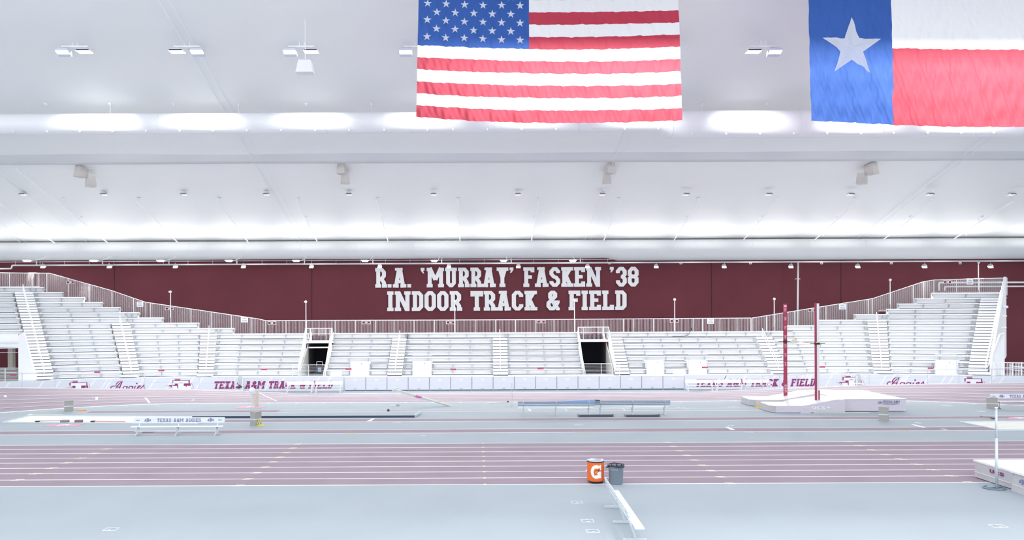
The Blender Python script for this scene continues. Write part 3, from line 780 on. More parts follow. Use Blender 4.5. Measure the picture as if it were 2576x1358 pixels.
def texas_logo(sc, w, zb, h):
    k = lambda p, e=0: ((p[0] - .5) * w * (1 + e) + sc, (p[1] - .5) * h * (1 + e) + zb + h / 2)
    a = M(); a.prism([k(p, .10) for p in texas], -.012, 0, 0); a.prism([k(p, .06) for p in texas], -.016, -.012, 1); a.prism([k(p, -.04) for p in texas], -.020, -.016, 0)
    # letters
    for txt, x0, x1, z0, z1 in (('T', .26, .80, .10, .86), ('A', .14, .46, -.02, .44), ('M', .54, .94, -.02, .44)):
        n = text_m(txt, (x1 - x0) * w, (z1 - z0) * h, sw=.26, bw=.2, depth=.004)
        n2 = text_m(txt, (x1 - x0) * w * 1.12, (z1 - z0) * h * 1.08, sw=.36, bw=.28, depth=.003)
        cx = sc + ((x0 + x1) / 2 - .5) * w
        n2.map(lambda v: (v[0] + cx, v[1] - .020, v[2] + zb + z0 * h - .02)); n.map(lambda v: (v[0] + cx, v[1] - .023, v[2] + zb + z0 * h))
        a.add(n2.v, n2.f, 0 if txt == 'T' else 1)
        a.add(n.v, n.f, 1)
    return a
def script_word(sc, w, zb, h):
    """Aggies in a slanted brush script"""
    def arc(cx, cz, rx, rz, a0, a1, n=10): return [(cx + rx * math.cos(R(a0 + (a1 - a0) * i / n)), cz + rz * math.sin(R(a0 + (a1 - a0) * i / n))) for i in range(n + 1)]
    P = []
    P.append(arc(.07, .30, .07, .20, 60, 330) + [(.16, .42), (.25, .85), (.30, 1.0)])
    P.append([(.30, 1.0), (.26, .5), (.235, .1)]); P.append([(.30, 1.0), (.20, .98), (.14, .72), (.13, .55), (.16, .35), (.27, .38)])
    for x in (.40, .56):
        P.append(arc(x, .27, .055, .17, 40, 380)); P.append([(x + .06, .46), (x + .035, .1), (x, -.25), (x - .06, -.3), (x - .05, -.15), (x + .07, .05)])
    P.append([(.69, .46), (.665, .18), (.70, .08), (.74, .18)]); P.append(arc(.72, .72, .012, .03, 0, 360, 6))
    P.append([(.75, .22), (.83, .36), (.82, .48), (.77, .42), (.755, .2), (.79, .08), (.86, .2)])
    P.append([(.86, .2), (.93, .52), (.95, .3), (.97, .12), (.90, .06), (.87, .12)])
    a = M()
    for pl_ in P:
        for q in strokes2d([(x * w, z * h) for x, z in pl_], False, .075 * h * 1.5, .06 * h * 1.5):
            a.prism([(x + sc - w / 2 + z * .12, z + zb) for x, z in q], -.014, 0)
    return a
def on_fascia(m, off=-.0): return m.map(lambda v: (v[0], FY - gY(v[0]) + off + v[1], v[2]))
for side in (0, 1):
    s0, s1 = (-44, sL - .05) if side == 0 else (sR + .05, 46)
    X0, Y0, _ = fa((s0 + s1) / 2, 0)
    t = thing('banner_wall', (X0, Y0, 0), 'pale banner wall printed with maroon team lettering, ' + ('left of the storage doors' if side == 0 else 'right of the storage doors'), 'banner')
    m = M(); sweep(m, srange(s0, s1), [(0.1, .02), (0, .02), (0, 1.17), (.1, 1.17)], fa, closed=True); sub(m, t).build('banner_sheet', BANNER, t)
    m = M()
    for i in range(26):
        c = lerp(s0 + 1, s1 - 1, random.random()); m.prism([(c, .05), (c + .10, .05), (c + .75, 1.1), (c + .6, 1.1)], -.004, 0)
    on_fascia(m); sub(m, t).build('banner_streak', BANNERS, t)
    xs = (s_fa(536), s_fa(838)) if side == 0 else (s_fa(1748), s_fa(2051))
    n = text_m('TEXAS A&M TRACK & FIELD', xs[1] - xs[0] - .1, .60, sw=.22, bw=.18, depth=.012, shear=.22); n.map(lambda v: (v[0] + (xs[0] + xs[1]) / 2 - .05, v[1], v[2] + .22)); on_fascia(n)
    sub(n, t).build('team_lettering', PURP, t)
    for p0, p1 in (((421, 484), (163, 226)) if side == 0 else ((2107, 2172), (2414, 2477))):
        a_, b_ = s_fa(p0), s_fa(p1); l = texas_logo((a_ + b_) / 2, b_ - a_, .02, 1.02); on_fascia(l); sub(l, t).build('state_emblem', [PURP, WPAINT], t)
    p0, p1 = (277, 366) if side == 0 else (2230, 2327)
    a_, b_ = s_fa(p0), s_fa(p1); l = script_word((a_ + b_) / 2, b_ - a_, .22, .72); on_fascia(l); sub(l, t).build('script_lettering', PURP, t)
# storage doors
NB = 16
for i in range(NB):
    a_, b_ = lerp(sL, sR, i / NB), lerp(sL, sR, (i + 1) / NB); c = (a_ + b_) / 2; w = (b_ - a_) / 2 - .03
    if i == 0:
        t0 = thing('storage_door', (c, FY, 0), '', 'door', group='roll-up storage doors below the walkway')
        m = M(); m.box(-w, w, -.03, .05, .08, 1.05)
        for j in range(9): m.box(-w, w, -.036, -.03, .12 + j * .105, .125 + j * .105, 1)
        m.build('door_leaf', [ROLLUP, GREYM], t0)
        m = M(); m.box(w + .005, w + .05, -.05, .08, .0, 1.1); m.box(-w - .05, -w - .005, -.05, .08, .0, 1.1); m.box(-w, w, 0, .08, 0, .08, 1); m.build('door_frame', [ALUG, DKGAP], t0)
        m = M(); m.tube([(-.08, -.03, .2), (-.07, -.07, .17), (.07, -.07, .17), (.08, -.03, .2)], .014); m.build('door_handle', ALUD, t0)
        m = M(); m.prism([(-.13, .80), (.13, .80), (.13, .96), (-.13, .96)], -.04, -.036); m.prism([(-.05, .865), (.05, .865), (.05, .885), (-.05, .885)], -.042, -.04, 1); m.build('placard', [WPAINT, GREYM], t0)
        t = t0
    else: t = copy_tree(t0, (c, FY, 0))
    t['label'] = 'white roll-up storage door below the walkway, ' + (ordn(i, NB))

# ================================================================== TRACK FENCE (on the banked rim)
def fence(s0, s1, lab, hgt=1.0, step=1.35):
    X, Y, Z = trk((s0 + s1) / 2, 6.0); t = thing('rim_fence', (X, Y, 0), lab, 'fence')
    n = max(1, round(abs(s1 - s0) / step)); P = [trk(lerp(s0, s1, i / n), 6.25) for i in range(n + 1)]
    m = M(); m.tube([(x, y, z + hgt) for x, y, z in P], .022, 6); sub(m, t).build('top_rail', GREYM, t)
    m = M(); m.tube([(x, y, z + .5) for x, y, z in P], .012, 5); sub(m, t).build('middle_rail', GREYM, t)
    for x, y, z in P:
        m = M(); m.cyl((x, y, -.0), (x, y, z + hgt), .02, 6); sub(m, t).build('post', GREYM, t)
fence(-34, -15.3, 'thin grey rail fence along the rim of the left banked curve')
fence(22.3, 37, 'thin grey rail fence along the rim of the right banked curve')
# chairs standing behind the fence gates
def chair(px, py, D, lab):
    X, Z = A(px, py, D); t = thing('judge_chair', (X, D, 0), lab, 'chair')
    M().box(-.24, .24, -.22, .22, .42, .50).build('seat', BLACK, t)
    m = M(); m.prism([(-.22, .62), (.22, .62), (.22, 1.15), (.12, 1.3), (-.12, 1.3), (-.22, 1.15)], .20, .25); m.build('backrest', GREYM, t)
    for sx in (-1, 1):
        for sy in (-1, 1): M().bar((sx * .22, sy * .2, 0), (sx * .22, sy * .2, .62 if sy > 0 else .44), .03, .03).build('leg', WPAINT, t)
    for sx in (-1, 1): M().box(sx * .31 - .03, sx * .31 + .03, -.25, -.19, 0, 1.2).build('gate_post', WPAINT, t)
    M().box(-.30, .30, -.24, -.20, .18, .26).build('footboard', WPAINT, t)
chair(603, 980, 59.3, 'grey chair between white gate posts before the left banner')
chair(2162, 975, 58.4, 'grey chair between white gate posts before the right Texas emblem')

# ================================================================== WALLS
m = M(); m.box(-75, 85, 75, 75.3, 0, 13.6); wb = struct(m.build('wall_back', MAROONW), 'maroon back wall of the hall behind the stands', 'wall')
m = M(); 
for px in (288, 784, 2116, 1290 + 500):
    X, Z = A(px, 720, 74.98); m.box(X - .03, X + .03, 74.97, 75.0, 0, 12.5)
m.build('wall_seam', mat('seam_maroon', (.06, .015, .022), .8), wb)
m = M(); m.box(-75.3, -75, -8, 75.3, 0, 26); 
# concourse floor behind stands
def wall_text(txt, pxl, pxr, pyt, pyb):
    D = 74.9; xl, zt = A(pxl, (pyt), D); xr, zb = A(pxr, pyb, D)
    x1, zt = A((pxl + pxr) / 2, pyt, D); x1, zb = A((pxl + pxr) / 2, pyb, D)
    k = txt.replace("MURRAY", "MURRAY")
    x = 0; items = []
    for ch in k:
        w, P = glyph(ch, .225, .175, True); items.append((x, P)); x += w + .065
    x -= .065; kk = (xr - xl) / x; h = zt - zb
    for x0, P in items:
        if not P: continue
        m = M()
        for pi, poly in enumerate(P): m.prism([((px + x0) * kk + xl, py * h + zb) for px, py in poly], D - .06 - .006 * pi, D)
        sub(m, t).build('letter', WHITEL, t)
t = thing('wall_lettering', (3.2, 74.9, 8), 'large white slab lettering R.A. MURRAY FASKEN 38 INDOOR TRACK & FIELD on the maroon wall', 'lettering')
(wall_text("R.A. ‘MURRAY’ FASKEN ’38", 944, 1606, 672.5, 722.0))
(wall_text("INDOOR TRACK & FIELD", 974, 1576, 731.5, 781.0))

# ================================================================== CEILING
CK = 0.3
def cz(Y): return 12.6 + CK * (72 - Y)
def ceil_at(px, py, drop=0.0):       # place on the ceiling seen at a pixel
    u, v = ray(px, py); Y = (12.6 + CK * 72 - drop - CAMH) / (v / F_ + CK); return u * Y / F_, Y, cz(Y)
m = M(); xs = [-75 + i * 2.5 for i in range(65)]; ys = [22 + i * .6 for i in range(91)]
vs = []
for y in ys:
    for x in xs:
        z = cz(y) - .10 * abs(math.sin(math.pi * (x + 1.4) / 6.6)) ** 3 * 0 + .05 * math.cos(2 * math.pi * (y - 44.0) / 5.7) + .035 * math.sin(x * .33 + y * .2) * math.sin(y * .7)
        vs.append((x, y, z))
nx = len(xs); fs = [(j * nx + i, (j + 1) * nx + i, (j + 1) * nx + i + 1, j * nx + i + 1) for j in range(len(ys) - 1) for i in range(nx - 1)]
m.add(vs, fs); m.box(-75, 85, 21.8, 76, 27.9, 28.0)
ceiling = struct(m.build('ceiling', CEIL, smooth=True), 'white fabric-lined sloping roof of the hall', 'ceiling')
# wrapped purlin across the roof
X, Yp, Zp = ceil_at(1195, 396)
m = M(); n = 70; pr = []
for i in range(n + 1):
    x = lerp(-70, 80, i / n); sag = .10 + .09 * abs(math.sin(math.pi * (x + 16.3) / 26.4)); z = cz(Yp)
    pr.append([(x, Yp - .5 - sag, z + .32), (x, Yp - .30, z - .14 - sag * .4), (x, Yp + .22, z - .30 - sag * .3), (x, Yp + .30, z - .05)])
vs = [p for q in pr for p in q]; fs = [(i * 4 + j, i * 4 + j + 1, i * 4 + j + 5, i * 4 + j + 4) for i in range(n) for j in range(3)]
m.add(vs, fs); struct(m.build('trim_1', mat('purlin_wrap', (.66, .68, .71), .5), smooth=True), 'wrapped horizontal roof purlin', 'beam')
# long seams that run up the slope
for i, X in enumerate((-42.4, -36.2, -16.3, 10.3, 35.7)):
    t = thing('roof_cable', (X, 60, cz(60)), 'pale pair of cables running up the roof slope, ' + ordn(i, 5), 'cable', group='pairs of cables up the roof slope')
    for dx, rr in ((0, .03), (.55, .018)):
        m = M(); m.tube([(X + dx, y, cz(y) - .14) for y in (71.0, 64, Yp + 1.0, Yp - 1.2, 46, 38, 30)], rr, 5); sub(m, t).build('cable', DUCTM, t)
# hanging rods in the far bays
for i in range(14):
    tx = (-9, 145, 345, 547, 745, 947, 1152, 1355, 1560, 1759, 1955, 2157, 2350, 2547)[i]
    X, Y, Z = ceil_at(tx, 418 if i == 1 else 502, .3); Y0 = 60.9
    if i == 1: Y0 = 54; X, Y, Z = ceil_at(40, 418, .3)
    Xf = X
    m = M(); m.cyl((X, Y, cz(Y) - .45), (X, 71, cz(71) - .5), .05, 6)
    for y in (Y + .3, 66, 70.5): m.cyl((X, y, cz(y) - .45), (X, y, cz(y)), .012, 4)
    o = m.build('sprinkler_pipe', mat('pipe_white', (.9, .92, .95), .3)); tag(o, 'white sprinkler pipe under the lower roof slope, ' + ordn(i, 14), 'pipe', 'sprinkler pipes under the roof')
# round anchors with pull-in dimples
def anchors(y0, xs_, lab, grp):
    for px in xs_:
        X, Y, Z = ceil_at(px, y0); m = M(); m.cyl((X, Y, Z + .05), (X, Y, Z - .07), .16, 12, r2=.05); m.cyl((X, Y, Z - .07), (X, Y, Z - .14), .03, 6)
        tag(m.build('roof_anchor', DUCTM, smooth=True), lab, 'anchor', grp)
anchors(262, (115, 277, 437, 600, 770, 935, 1765, 1928), 'small roof anchor above the large white duct', 'anchors above the duct')
anchors(499, (160, 350, 552, 752, 950, 1152, 1352, 1556, 1755, 1953, 2150, 2345, 2540), 'small roof anchor at the upper end of the sprinkler pipes', 'anchors in the upper row')
anchors(545, (205, 391, 580, 770, 960, 1153, 1345, 1538, 1728, 1918, 2105, 2290, 2470), 'small roof anchor halfway down the sprinkler pipes', 'anchors in the middle row')
anchors(590, (75, 248, 430, 600, 770, 968, 1154, 1345, 1520, 1700, 1880, 2070, 2250, 2430), 'small roof anchor just above the far duct', 'anchors in the lowest row')

# ================================================================== DUCTS
def duct(x0, x1, Y, Z, r, name, lab, seams, taper=None):
    t = thing(name, ((x0 + x1) / 2, Y, Z), lab, 'duct')
    m = M(); n = 40; prof = [x0, x1]
    for a_, b_ in zip(prof, prof[1:]): m.cyl((a_, Y, Z), (b_, Y, Z), r, n)
    sub(m, t).build('duct_tube', DUCTM, t, smooth=True)
    for s_ in seams:
        m = M(); m.cyl((s_ - .025, Y, Z), (s_ + .025, Y, Z), r + .012, n); sub(m, t).build('seam_ring', DUCTM, t, smooth=True)
    return t
# large duct: thinner on the left, thicker on the right with a cone between
DY = 48.0
def dxz(px, py): return A(px, py, DY)
zt = dxz(1195, 282)[1]; zb1 = dxz(1195, 333)[1]; zb2 = dxz(1195, 349)[1]
r1_, r2_ = (zt - zb1) / 2, (zt - zb2) / 2 ; xc0, xc1 = dxz(1658, 330)[0], dxz(1686, 340)[0]
t = thing('air_duct', (0, DY, zt - r1_), 'large round white air duct hanging under the upper roof slope behind the flags', 'duct')
m = M(); prof = [(-70, r1_), (xc0, r1_), (xc1, r2_), (80, r2_)]
ring = []
for x, r_ in prof:
    for i in range(48):
        a_ = 2 * math.pi * i / 48; ring.append((x, DY + r_ * math.cos(a_), zt - r_ + r_ * math.sin(a_)))
m.add(ring, [(j * 48 + i, j * 48 + (i + 1) % 48, (j + 1) * 48 + (i + 1) % 48, (j + 1) * 48 + i) for j in range(3) for i in range(48)])
sub(m, t).build('duct_tube', DUCTM, t, smooth=True)
for px in (3, 205, 405, 640 + 670 / 3.68, 640 + 1200 / 3.68, 640 + 1445 / 3.68, 640 + 2218 / 3.68, 1453, 1686, 1795, 2003, 2210, 2440):
    X = dxz(px, 330)[0]; r_ = r1_ if px < 1660 else r2_; m = M(); m.cyl((X - .02, DY, zt - r_), (X + .02, DY, zt - r_), r_ + .015, 40); sub(m, t).build('seam_ring', DUCTM, t, smooth=True)
noz = [43, 127, 209, 291, 374, 458, 541, 626, 711, 796, 881, 968, 1076, 1140, 1226, 1311, 1397, 1483, 1568, 1653] + [1736, 1820, 1904, 1988, 2071, 2155, 2237, 2321, 2404, 2486, 2570]
for px in noz:
    X = dxz(px, 330)[0]; r_ = r1_ if px < 1660 else r2_; a_ = R(-125); y_ = DY + r_ * math.cos(a_); z_ = zt - r_ + r_ * math.sin(a_)
    m = M(); m.cyl((X, y_ + .03, z_ + .03), (X, y_ - .07, z_ - .09), .055, 10); sub(m, t).build('air_nozzle', WPAINT, t, smooth=True)
for px in (277, 600, 935, 1765):
    X = dxz(px, 300)[0]; m = M(); m.cyl((X, DY, zt), (X, DY, cz(DY)), .012, 4); sub(m, t).build('hanger', WPAINT, t)
# far duct at the foot of the roof
FD = 70.0; zt2 = A(1195, 604.5, FD)[1]; zb_l = A(1195, 650, FD)[1]; zb_r = A(1195, 657, FD)[1]; xc = A(1540, 640, FD)[0]
ra_, rb_ = (zt2 - zb_l) / 2, (zt2 - zb_r) / 2
t = thing('far_air_duct', (0, FD, zt2 - ra_), 'long round white air duct at the foot of the roof above the maroon wall', 'duct')
m = M(); prof = [(-72, ra_), (xc - .5, ra_), (xc + .5, rb_), (82, rb_)]; ring = []
for x, r_ in prof:
    for i in range(40):
        a_ = 2 * math.pi * i / 40; ring.append((x, FD + r_ * math.cos(a_), zt2 - r_ + r_ * math.sin(a_)))
m.add(ring, [(j * 40 + i, j * 40 + (i + 1) % 40, (j + 1) * 40 + (i + 1) % 40, (j + 1) * 40 + i) for j in range(3) for i in range(40)])
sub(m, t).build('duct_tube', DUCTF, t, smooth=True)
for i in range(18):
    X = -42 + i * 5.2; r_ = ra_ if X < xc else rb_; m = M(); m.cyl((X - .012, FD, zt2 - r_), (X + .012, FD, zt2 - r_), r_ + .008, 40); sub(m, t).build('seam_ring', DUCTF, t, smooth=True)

# ================================================================== LIGHT TRACK AND WALL FLOODLIGHTS
TYW = 72.6
zt_ = A(1195, 662, TYW)[1]
t = thing('light_track', (0, TYW, zt_), 'long thin white pipe carrying the floodlights along the top of the maroon wall', 'pipe')
x0 = A(30, 665, TYW)[0]
m = M(); m.tube([(x0 - 8, TYW, zt_ - .32), (x0 - .1, TYW, zt_ - .32), (x0, TYW, zt_ - .2), (x0, TYW, zt_ - .02), (x0 + .15, TYW, zt_), (70, TYW, zt_)], .075, 8); sub(m, t).build('pipe', WPAINT, t, smooth=True)
m = M(); m.tube([(-60, TYW - .1, zt_ + .32), (A(1545, 660, TYW)[0], TYW - .1, zt_ + .32)], .03, 5); sub(m, t).build('upper_wire', WPAINT, t)
for px in (92, 258, 425, 595, 766, 938, 1111, 1286, 1460):
    X = A(px, 660, TYW)[0]; m = M(); m.cyl((X, TYW, zt_), (X, TYW, zt_ + .75), .055, 8); sub(m, t).build('hanger', WPAINT, t)
for px in range(40, 1540, 62):
    X = A(px, 660, TYW)[0]; m = M(); m.cyl((X, TYW - .1, zt_), (X, TYW - .1, zt_ + .4), .015, 4); sub(m, t).build('thin_hanger', WPAINT, t)
def flood_head(t, off=(0, 0, 0), rz=0, tilt=0, w=.42, lens=None, name='lamp_head', up=False):
    m = M(); h = .12
    m.hexa([(-w/2, -.2, -h), (w/2, -.2, -h), (w/2, .2, -h), (-w/2, .2, -h)], [(-w * .36, -.14, h), (w * .36, -.14, h), (w * .36, .17, h), (-w * .36, .17, h)])
    l = M(); l.box(-w * .45, w * .45, -.17, .17, -h - .012, -h)
    rot = Matrix.Rotation(rz, 3, 'Z') @ Matrix.Rotation(tilt, 3, 'X'); f = lambda v: rot @ v + Vector(off)
    o = m.map(f).build(name, WPAINT, t); l.map(f).build('lens', lens or LENSB, o); return o
low = [108, 275, 441, 612, 783, 955, 1129, 1304, 1478, 1651, 1822, 1990, 2158, 2326, 2492]
for i, px in enumerate(low):
    X, Z = A(px, 669, TYW - .1); lab = 'white floodlight hanging below the pipe along the wall top, ' + ordn(i, len(low))
    if i == 0:
        f0 = thing('wall_floodlight', (X, TYW - .1, Z), lab, 'floodlight', group='floodlights hanging below the wall pipe')
        flood_head(f0, tilt=R(-25)); M().tube([(0, 0, .1), (0, .05, .3)], .03).build('bracket', WPAINT, f0); fl_ = f0
    else: fl_ = copy_tree(f0, (X, TYW - .1, Z), label=lab)
    fl_.rotation_euler = (0, 0, (X - 3) * -.022)
up_ = [68, 236, 404, 576, 745, 918, 1092, 1267, 1441]
for i, px in enumerate(up_):
    X, Z = A(px, 656.5, 66.6); lab = 'bright floodlight tucked under the far duct above the pipe, ' + ordn(i, len(up_))
    if i == 0:
        u0 = thing('uplight', (X, 66.6, Z), lab, 'floodlight', group='bright floodlights under the far duct')
        M().hexa([(-.2, -.15, -.06), (.2, -.15, -.06), (.2, .15, -.06), (-.2, .15, -.06)], [(-.32, -.2, .07), (.32, -.2, .07), (.32, .2, .07), (-.32, .2, .07)]).build('housing', LENSB, u0)
        M().tube([(.28, 0, 0), (.34, .3, .05), (.34, 1.6, .3), (.34, 3.1, .8)], .02).build('bracket', WPAINT, u0)
    else: copy_tree(u0, (X, 66.6, Z), label=lab)
for i, px in enumerate((1533, 1713, 1888, 2067, 2243, 2416)):
    X, Z = A(px, 661, TYW - .05); m = M(); m.tube([(X - .1, TYW, Z + .1), (X - .1, TYW, Z - .1), (X + .12, TYW, Z - .1), (X + .12, TYW, Z + .05)], .025, 5); m.box(X - .06, X + .06, TYW - .06, TYW + .06, Z - .03, Z + .09)
    tag(m.build('pipe_bracket', WPAINT), 'small white junction bracket on the wall pipe, ' + ordn(i, 6), 'bracket', 'junction brackets on the wall pipe')
# light given by the wall floodlights: onto the roof foot and down over the stands, plus an added wall fill
for i in range(-1, 16):
    X = A(68 + 172 * i, 657, 66.6)[0]
    area_lamp('uplight_beam', (X, 67.9, 12.1), (X, 68.5, 18), 4.6, P_WALLUP, sy=.4)
    area_lamp('added_wall_fill', (X, 70.9, 10.7), (X, 75, 8.2), .5, P_WASH, sy=.3)  # fill lamps added to brighten the lettered wall, no fixture carries them
    area_lamp('floodlight_beam', (X * 1.07, 72.2, 10.4), (X, 61.5, 0), .6, P_WALLDN, spread=100)

# middle row floodlights
mid = [58, 262, 463, 670, 878, 1091, 1303, 1515, 1726, 1934, 2140, 2340, 2545]
for i, px in enumerate(mid):
    X, Y, Zc = ceil_at(px + (15 if px < 600 else 0), 462); Y = 60.3; X = A(px, 485, Y)[0]; Z = A(px, 486, Y)[1]; lab = 'small white floodlight with dark visor in the middle row, ' + ordn(i, len(mid))
    if i == 0:
        b0 = thing('roof_floodlight', (X, Y, Z), lab, 'floodlight', group='middle row of roof floodlights')
        zc = cz(Y) - Z
        for sx in (-.14, .14): M().cyl((sx, 0, .18), (sx, .1, zc), .02, 6).build('hanger', WPAINT, b0)
        M().box(-.30, -.05, -.03, .03, .14, .18).box(.05, .30, -.03, .03, .14, .18).build('crossbar', DUCTM, b0)
        m = M(); m.hexa([(-.24, -.22, -.12), (.24, -.22, -.12), (.24, .22, -.10), (-.24, .22, -.10)], [(-.15, -.15, .08), (.15, -.15, .08), (.15, .2, .08), (-.15, .2, .08)]); hd = m.build('lamp_head', SPKM, b0)
        M().box(-.22, .22, -.235, -.215, -.13, -.06).build('dark_visor', LENSD, hd)
        M().box(-.21, .21, -.2, .2, -.13, -.12).build('lens', LENS, hd)
        M().box(-.02, .02, -.02, .02, .06, .16).build('bracket', WPAINT, b0); bb = b0
    else: bb = copy_tree(b0, (X, Y, Z), label=lab)
    area_lamp('roof_floodlight_beam', (X, Y, Z - .2), (X, Y + 1.5, 0), .6, P_MID, spread=130)
# top row double floodlights
top = [(188, -1), (470, 1), (758, -1), (1049, -1), (1335, 1), (1630, 1), (1920, 1), (2208, 1), (2490, 1)]
for i, (px, sd) in enumerate(top):
    Y = 42.3; X, Z = A(px, 117, Y)
    t = thing('double_floodlight', (X, Y, Z), 'pair of white floodlights on one crossbar in the top row, ' + ordn(i, len(top)), 'floodlight', group='double floodlights in the top row')
    M().box(-.75, .75, -.05, .05, -.04, .04).build('crossbar', DUCTM, t)
    for sx in (-.12, .16): M().cyl((sx, 0, .04), (sx, .05, cz(Y) - Z), .025, 6).build('hanger', WPAINT, t)
    for s_, lens in ((sd, True), (-sd, False)):
        M().tube([(s_ * .55, 0, -.04), (s_ * .55, 0, -.14)], .03).build('bracket', WPAINT, t)
        if lens:
            m = M(); m.hexa([(-.36, -.10, -.52), (.36, -.10, -.52), (.36, .30, -.42), (-.36, .30, -.42)], [(-.30, -.12, -.14), (.30, -.12, -.14), (.30, .26, -.14), (-.30, .26, -.14)])
            # head tilted to show its two-part lens
            sh = -s_ * .0
            m = M(); a_ = (-.33, -.16); m.hexa([(-.36, -.26, -.30), (.36, -.26, -.30), (.36, .22, -.50), (-.36, .22, -.50)], [(-.30, -.24, -.14), (.30, -.24, -.14), (.30, .28, -.20), (-.30, .28, -.20)])
            m.map(lambda v: (v[0] + s_ * .62, v[1], v[2])); hd = m.build('lamp_head', mat('lamp_body', (.60, .64, .76), .4), t)
            for q in (-1, 1):
                l = M(); l.hexa([(q * .18 - .165, -.27, -.315), (q * .18 + .165, -.27, -.315), (q * .18 + .165, -.01, -.425), (q * .18 - .165, -.01, -.425)], [(q * .18 - .165, -.26, -.30), (q * .18 + .165, -.26, -.30), (q * .18 + .165, 0, -.40), (q * .18 - .165, 0, -.40)])
                l.map(lambda v: (v[0] + s_ * .62, v[1], v[2])); l.build('lens', LENSB, hd)
        else:
            m = M(); m.hexa([(-.40, -.25, -.30), (.40, -.25, -.30), (.40, .25, -.30), (-.40, .25, -.30)], [(-.34, -.2, -.16), (.34, -.2, -.16), (.34, .2, -.16), (-.34, .2, -.16)]); m.map(lambda v: (v[0] + s_ * .55, v[1], v[2])); hd = m.build('lamp_head', WPAINT, t)
            M().box(s_ * .55 - .36, s_ * .55 + .36, -.26, -.245, -.29, -.22).build('dark_visor', LENSD, hd)
            M().box(s_ * .55 - .38, s_ * .55 + .38, -.24, .24, -.32, -.30).build('lens', LENSB, hd)
    area_lamp('double_floodlight_beam', (X, Y - .1, Z - .45), (X, Y - 13, 0), .9, P_TOP, t)
    o = [c for c in t.children if c.type == 'LIGHT'][0]
    area_lamp('double_floodlight_spill', (X, Y + .1, Z - .4), (X * 1.28, 64, 2.0), .6, P_STAND * (1.9 if abs(X) > 18 else (1.2 if abs(X) > 10 else 1)), spread=62)
    if i in (4, 5, 7, 8):
        area_lamp('flag_side_beam', (X, Y - .2, Z - .45), (X, 35, Z - 3.8), .14, P_FLAG, sy=.1)
        h = M(); yy = -.7; zl = -.45  # unseen slotted box added to cut the lamp's spill past the flag
        h.box(-1.3, 1.3, yy - .02, yy, zl - .17, zl + .3); h.box(-1.3, 1.3, yy - .02, yy, zl - .62, zl - .50); h.box(-1.3, 1.3, yy, .25, zl - .64, zl - .62); h.box(-1.3, 1.3, yy, .25, zl + .28, zl + .3)
        h.box(-1.32, -1.3, yy, .25, zl - .62, zl + .3); h.box(1.3, 1.32, yy, .25, zl - .62, zl + .3); h.build('added_light_blocker', mat('blocker_grey', (.28, .29, .31), .7), t)

# ================================================================== HANGING SPEAKERS
def speaker(px, py, Y, lab, mir, sc=1.0):
    X, Z = A(px, py, Y); t = thing('hanging_speaker', (X, Y, Z), lab, 'speaker', group='hanging loudspeaker pairs')
    for k, (dx, dz, rz, dy) in enumerate(((-.22 * mir, .30, -.35 * mir, 0), (.28 * mir, -.35, .7 * mir, .4))):
        m = M(); w = .62 * sc; h = .42 * sc
        m.hexa([(-w/2, -.42, -h), (w/2, -.42, -h), (w * .55, .36, -h * .75), (-w * .55, .36, -h * .75)], [(-w * .40, -.40, h), (w * .40, -.40, h), (w * .48, .36, h * .9), (-w * .48, .36, h * .9)])
        rot = Matrix.Rotation(rz, 3, 'Z') @ Matrix.Rotation(R(-8), 3, 'X'); m.map(lambda v: rot @ v + Vector((dx, dy, dz))); m.build('cabinet', SPKM, t)
    M().cyl((-.25 * mir, 0, .6), (-.25 * mir, 0, cz(Y) - Z), .015, 5).build('cable', WPAINT, t); M().cyl((.15 * mir, .3, .1), (.15 * mir, .3, cz(Y) - Z), .015, 5).build('cable', WPAINT, t)
    M().box(-.1, .5, .1, .2, .62, .68).build('rigging_bar', WPAINT, t)
speaker(212, 444, 56.5, 'pair of beige loudspeaker boxes hanging from the roof at far left', 1)
speaker(863, 436, 56.5, 'pair of beige loudspeaker boxes hanging above the left part of the lettering', .35)
speaker(1532, 435, 56.5, 'pair of beige loudspeaker boxes hanging below the US flag', -.35)
speaker(2184, 437, 56.5, 'pair of beige loudspeaker boxes hanging below the Texas flag', -1)
X, Z = A(768, 168, 40.5); t = thing('lit_speaker', (X, 40.5, Z), 'bright white loudspeaker box hanging under the third double floodlight', 'speaker')
M().hexa([(-.46, -.3, -.36), (.46, -.3, -.36), (.46, .3, -.36), (-.46, .3, -.36)], [(-.33, -.25, .30), (.33, -.25, .30), (.33, .25, .30), (-.33, .25, .30)]).build('cabinet', WPAINT, t)  # white colour carries the strong light on this box
M().hexa([(-.33, -.24, .30), (.33, -.24, .30), (.33, .25, .30), (-.33, .25, .30)], [(-.28, -.1, .40), (.28, -.1, .40), (.28, .25, .40), (-.28, .25, .40)]).build('cabinet_top', GREYM, t)
M().cyl((0, 0, .4), (0, 0, cz(40.5) - Z), .02, 5).build('cable', WPAINT, t)

